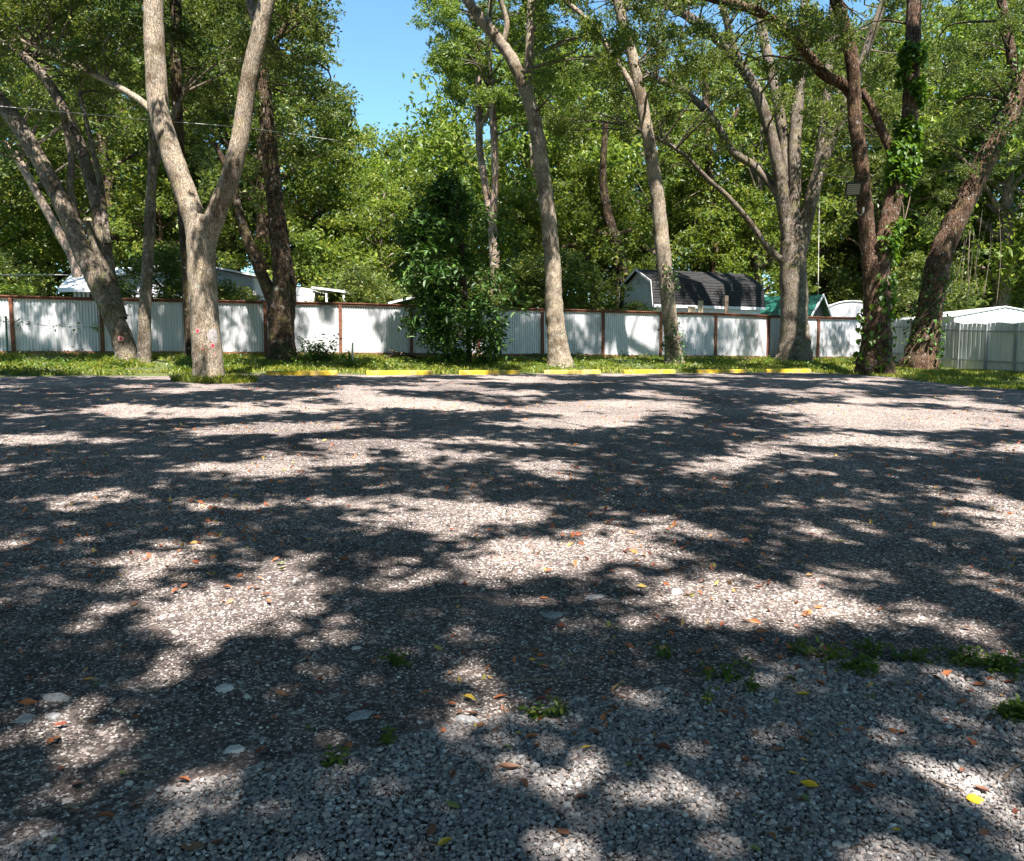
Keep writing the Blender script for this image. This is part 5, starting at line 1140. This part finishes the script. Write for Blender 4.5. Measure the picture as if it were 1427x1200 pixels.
for m_, nm in NMS.items():
    G = [o for o in FL + NEW if o.data.materials[0] is m_]
    if not G: continue
    P = np.array([o.location[:2] for o in G]); Dm = np.linalg.norm(P[:, None] - MP[None], axis=2); rk = Dm.argsort(0).argsort(0)
    own = Dm < .02; rk = rk - (own.sum(0)[None] * (rk > 0))
    used = set()
    for i, o in enumerate(G):
        if o in FL: continue
        j = int((rk[i] + .15 * Dm[i] + 100 * (rk[i] >= 60)).argmin()); k_ = max(0, int(rk[i, j]))
        while (j, k_) in used: k_ += 1
        used.add((j, k_))
        o['label'] = '%s %s dead leaf to the %s' % (ORD[k_] if k_ < len(ORD) else 'a farther', nm, MARKS[j][2])
# finer litter
n = 6500; yy = rng.uniform(3, 22, n); xx = rng.uniform(-1, 1, n) * (.64 * yy + 1); k = fbm(xx * .9, yy * .9 + 31, 3) > .47; xx = xx[k]; yy = yy[k]
V_, Q_ = leaf_mesh_data(np.stack([xx, yy, lotz(xx, yy) + .012], 1), .05, .45, .9, .15); V_ = V_
m_, t_, b__, o__ = mat('leaf_litter'); g_ = N(t_, 'ShaderNodeNewGeometry'); r__ = ramp(t_, [(0, (.48, .16, .05)), (.45, (.34, .10, .045)), (.7, (.30, .18, .11)), (.9, (.5, .32, .08)), (1, (.14, .2, .05))]); t_.links.new(g_.outputs['Random Per Island'], r__.inputs[0]); t_.links.new(r__.outputs[0], b__.inputs['Base Color']); b__.inputs['Roughness'].default_value = .7
tag(link('leaf_litter', np_mesh('leaf_litter', V_, Q_, m_)), 'fine scattering of small dead leaf bits over the lot', 'leaf litter', kind='stuff')
def stick(pts_, r, label):
    P = [ground(*q) for q in pts_]; Pc = catmull(np.array([(p[0], p[1], float(lotz(p[0], p[1])) + r + .010) for p in P]), .03); o = MB().tube(Pc - Pc[0], np.linspace(r, r * .5, len(Pc)), 6, wob=.15).build('twig', M_STICK); o.location = Pc[0]; tag(o, label, 'twig', 'twigs on the lot')
stick([(88, 1133), (118, 1128), (142, 1105)], .005, 'bent grey twig at the lower left by the pebbles')
stick([(180, 1082), (203, 1083), (222, 1078)], .004, 'short pale twig beside the green leaf at lower left')
stick([(1295, 1092), (1318, 1103), (1340, 1110)], .004, 'dark twig entering the right sun patch')
stick([(1398, 1092), (1412, 1075), (1432, 1066)], .006, 'curved dark twig at the right edge')
stick([(1240, 955), (1275, 975), (1310, 985)], .004, 'thin dark twig on the pebbles below the weeds')
stick([(720, 957), (750, 955), (778, 954)], .005, 'pale straight twig at the edge of the middle sun patch')
stick([(1090, 752), (1130, 756), (1180, 758)], .006, 'long dark twig lying in the right shade')
stick([(600, 838), (650, 836), (690, 838)], .004, 'thin green-brown stem across the middle shade')
def weed(px, py, wpx, n, label, h=.05, L=.027):
    p = ground(px, py); a = wpx * p[1] / F / 2; z = float(lotz(p[0], p[1])); r_ = thing('weed', label, 'weed', (p[0], p[1], z), 'weeds on the lot')
    C = np.stack([rng.normal(size=n) * a * .5, rng.normal(size=n) * a * .42, .008 + h * rng.random(n) ** 1.5], 1); V_, Q_ = whorls(C, 3, L, .55, -.1, .008); link('leaves', np_mesh('leaves', V_, Q_, L_WEED), r_)
    m = MB()
    for c in C[::4]: m.tube([(0, 0, 0), tuple(c * .6 + np.array([0, 0, .01])), tuple(c)], [.003, .0025, .0015], 4)
    m.build('stems', L_WEED, r_)
for px, py, wp, n, lab in ((1195, 936, 60, 60, 'clump of green weeds at the top of the pebbles, right of centre'), (1160, 920, 40, 26, 'small weed left of the middle weed clump'), (1120, 916, 36, 22, 'small pale weed farthest left in the weedy edge'), (1215, 912, 44, 30, 'tall thin weed behind the middle clump'), (1272, 922, 50, 34, 'low weed between two clumps on the right edge line'), (1352, 926, 70, 70, 'wide weed patch right of the low weed'), (1400, 935, 76, 90, 'bright weed patch near the right edge'), (1418, 1002, 56, 110, 'dense dark green plant cut by the right edge'), (1010, 948, 70, 30, 'grassy straggle left of the pebbles top edge'), (1048, 966, 26, 14, 'tiny yellow-green weed on the pebbles'), (747, 1001, 26, 16, 'tiny weed left of its twin on the sunny pebble edge'), (775, 998, 28, 18, 'tiny weed right of its twin on the sunny pebble edge'), (550, 926, 34, 24, 'single green weed in the shaded dark gravel'), (467, 1069, 30, 16, 'small bright weed at the pebble edge left of centre'), (928, 920, 22, 14, 'small weed in the shade right of centre'), (541, 1040, 16, 10, 'green sprout at the pebble edge near centre'), (985, 985, 16, 9, 'sprout beside the mustard yellow leaf')):
    weed(px, py, wp, n, lab)
tri = sum(len(o.data.loop_triangles) if False else sum(1 for _ in ()) for o in ())
print('tris approx', sum(len(m.polygons) for m in bpy.data.meshes) * 2, 'objects', len(bpy.data.objects))
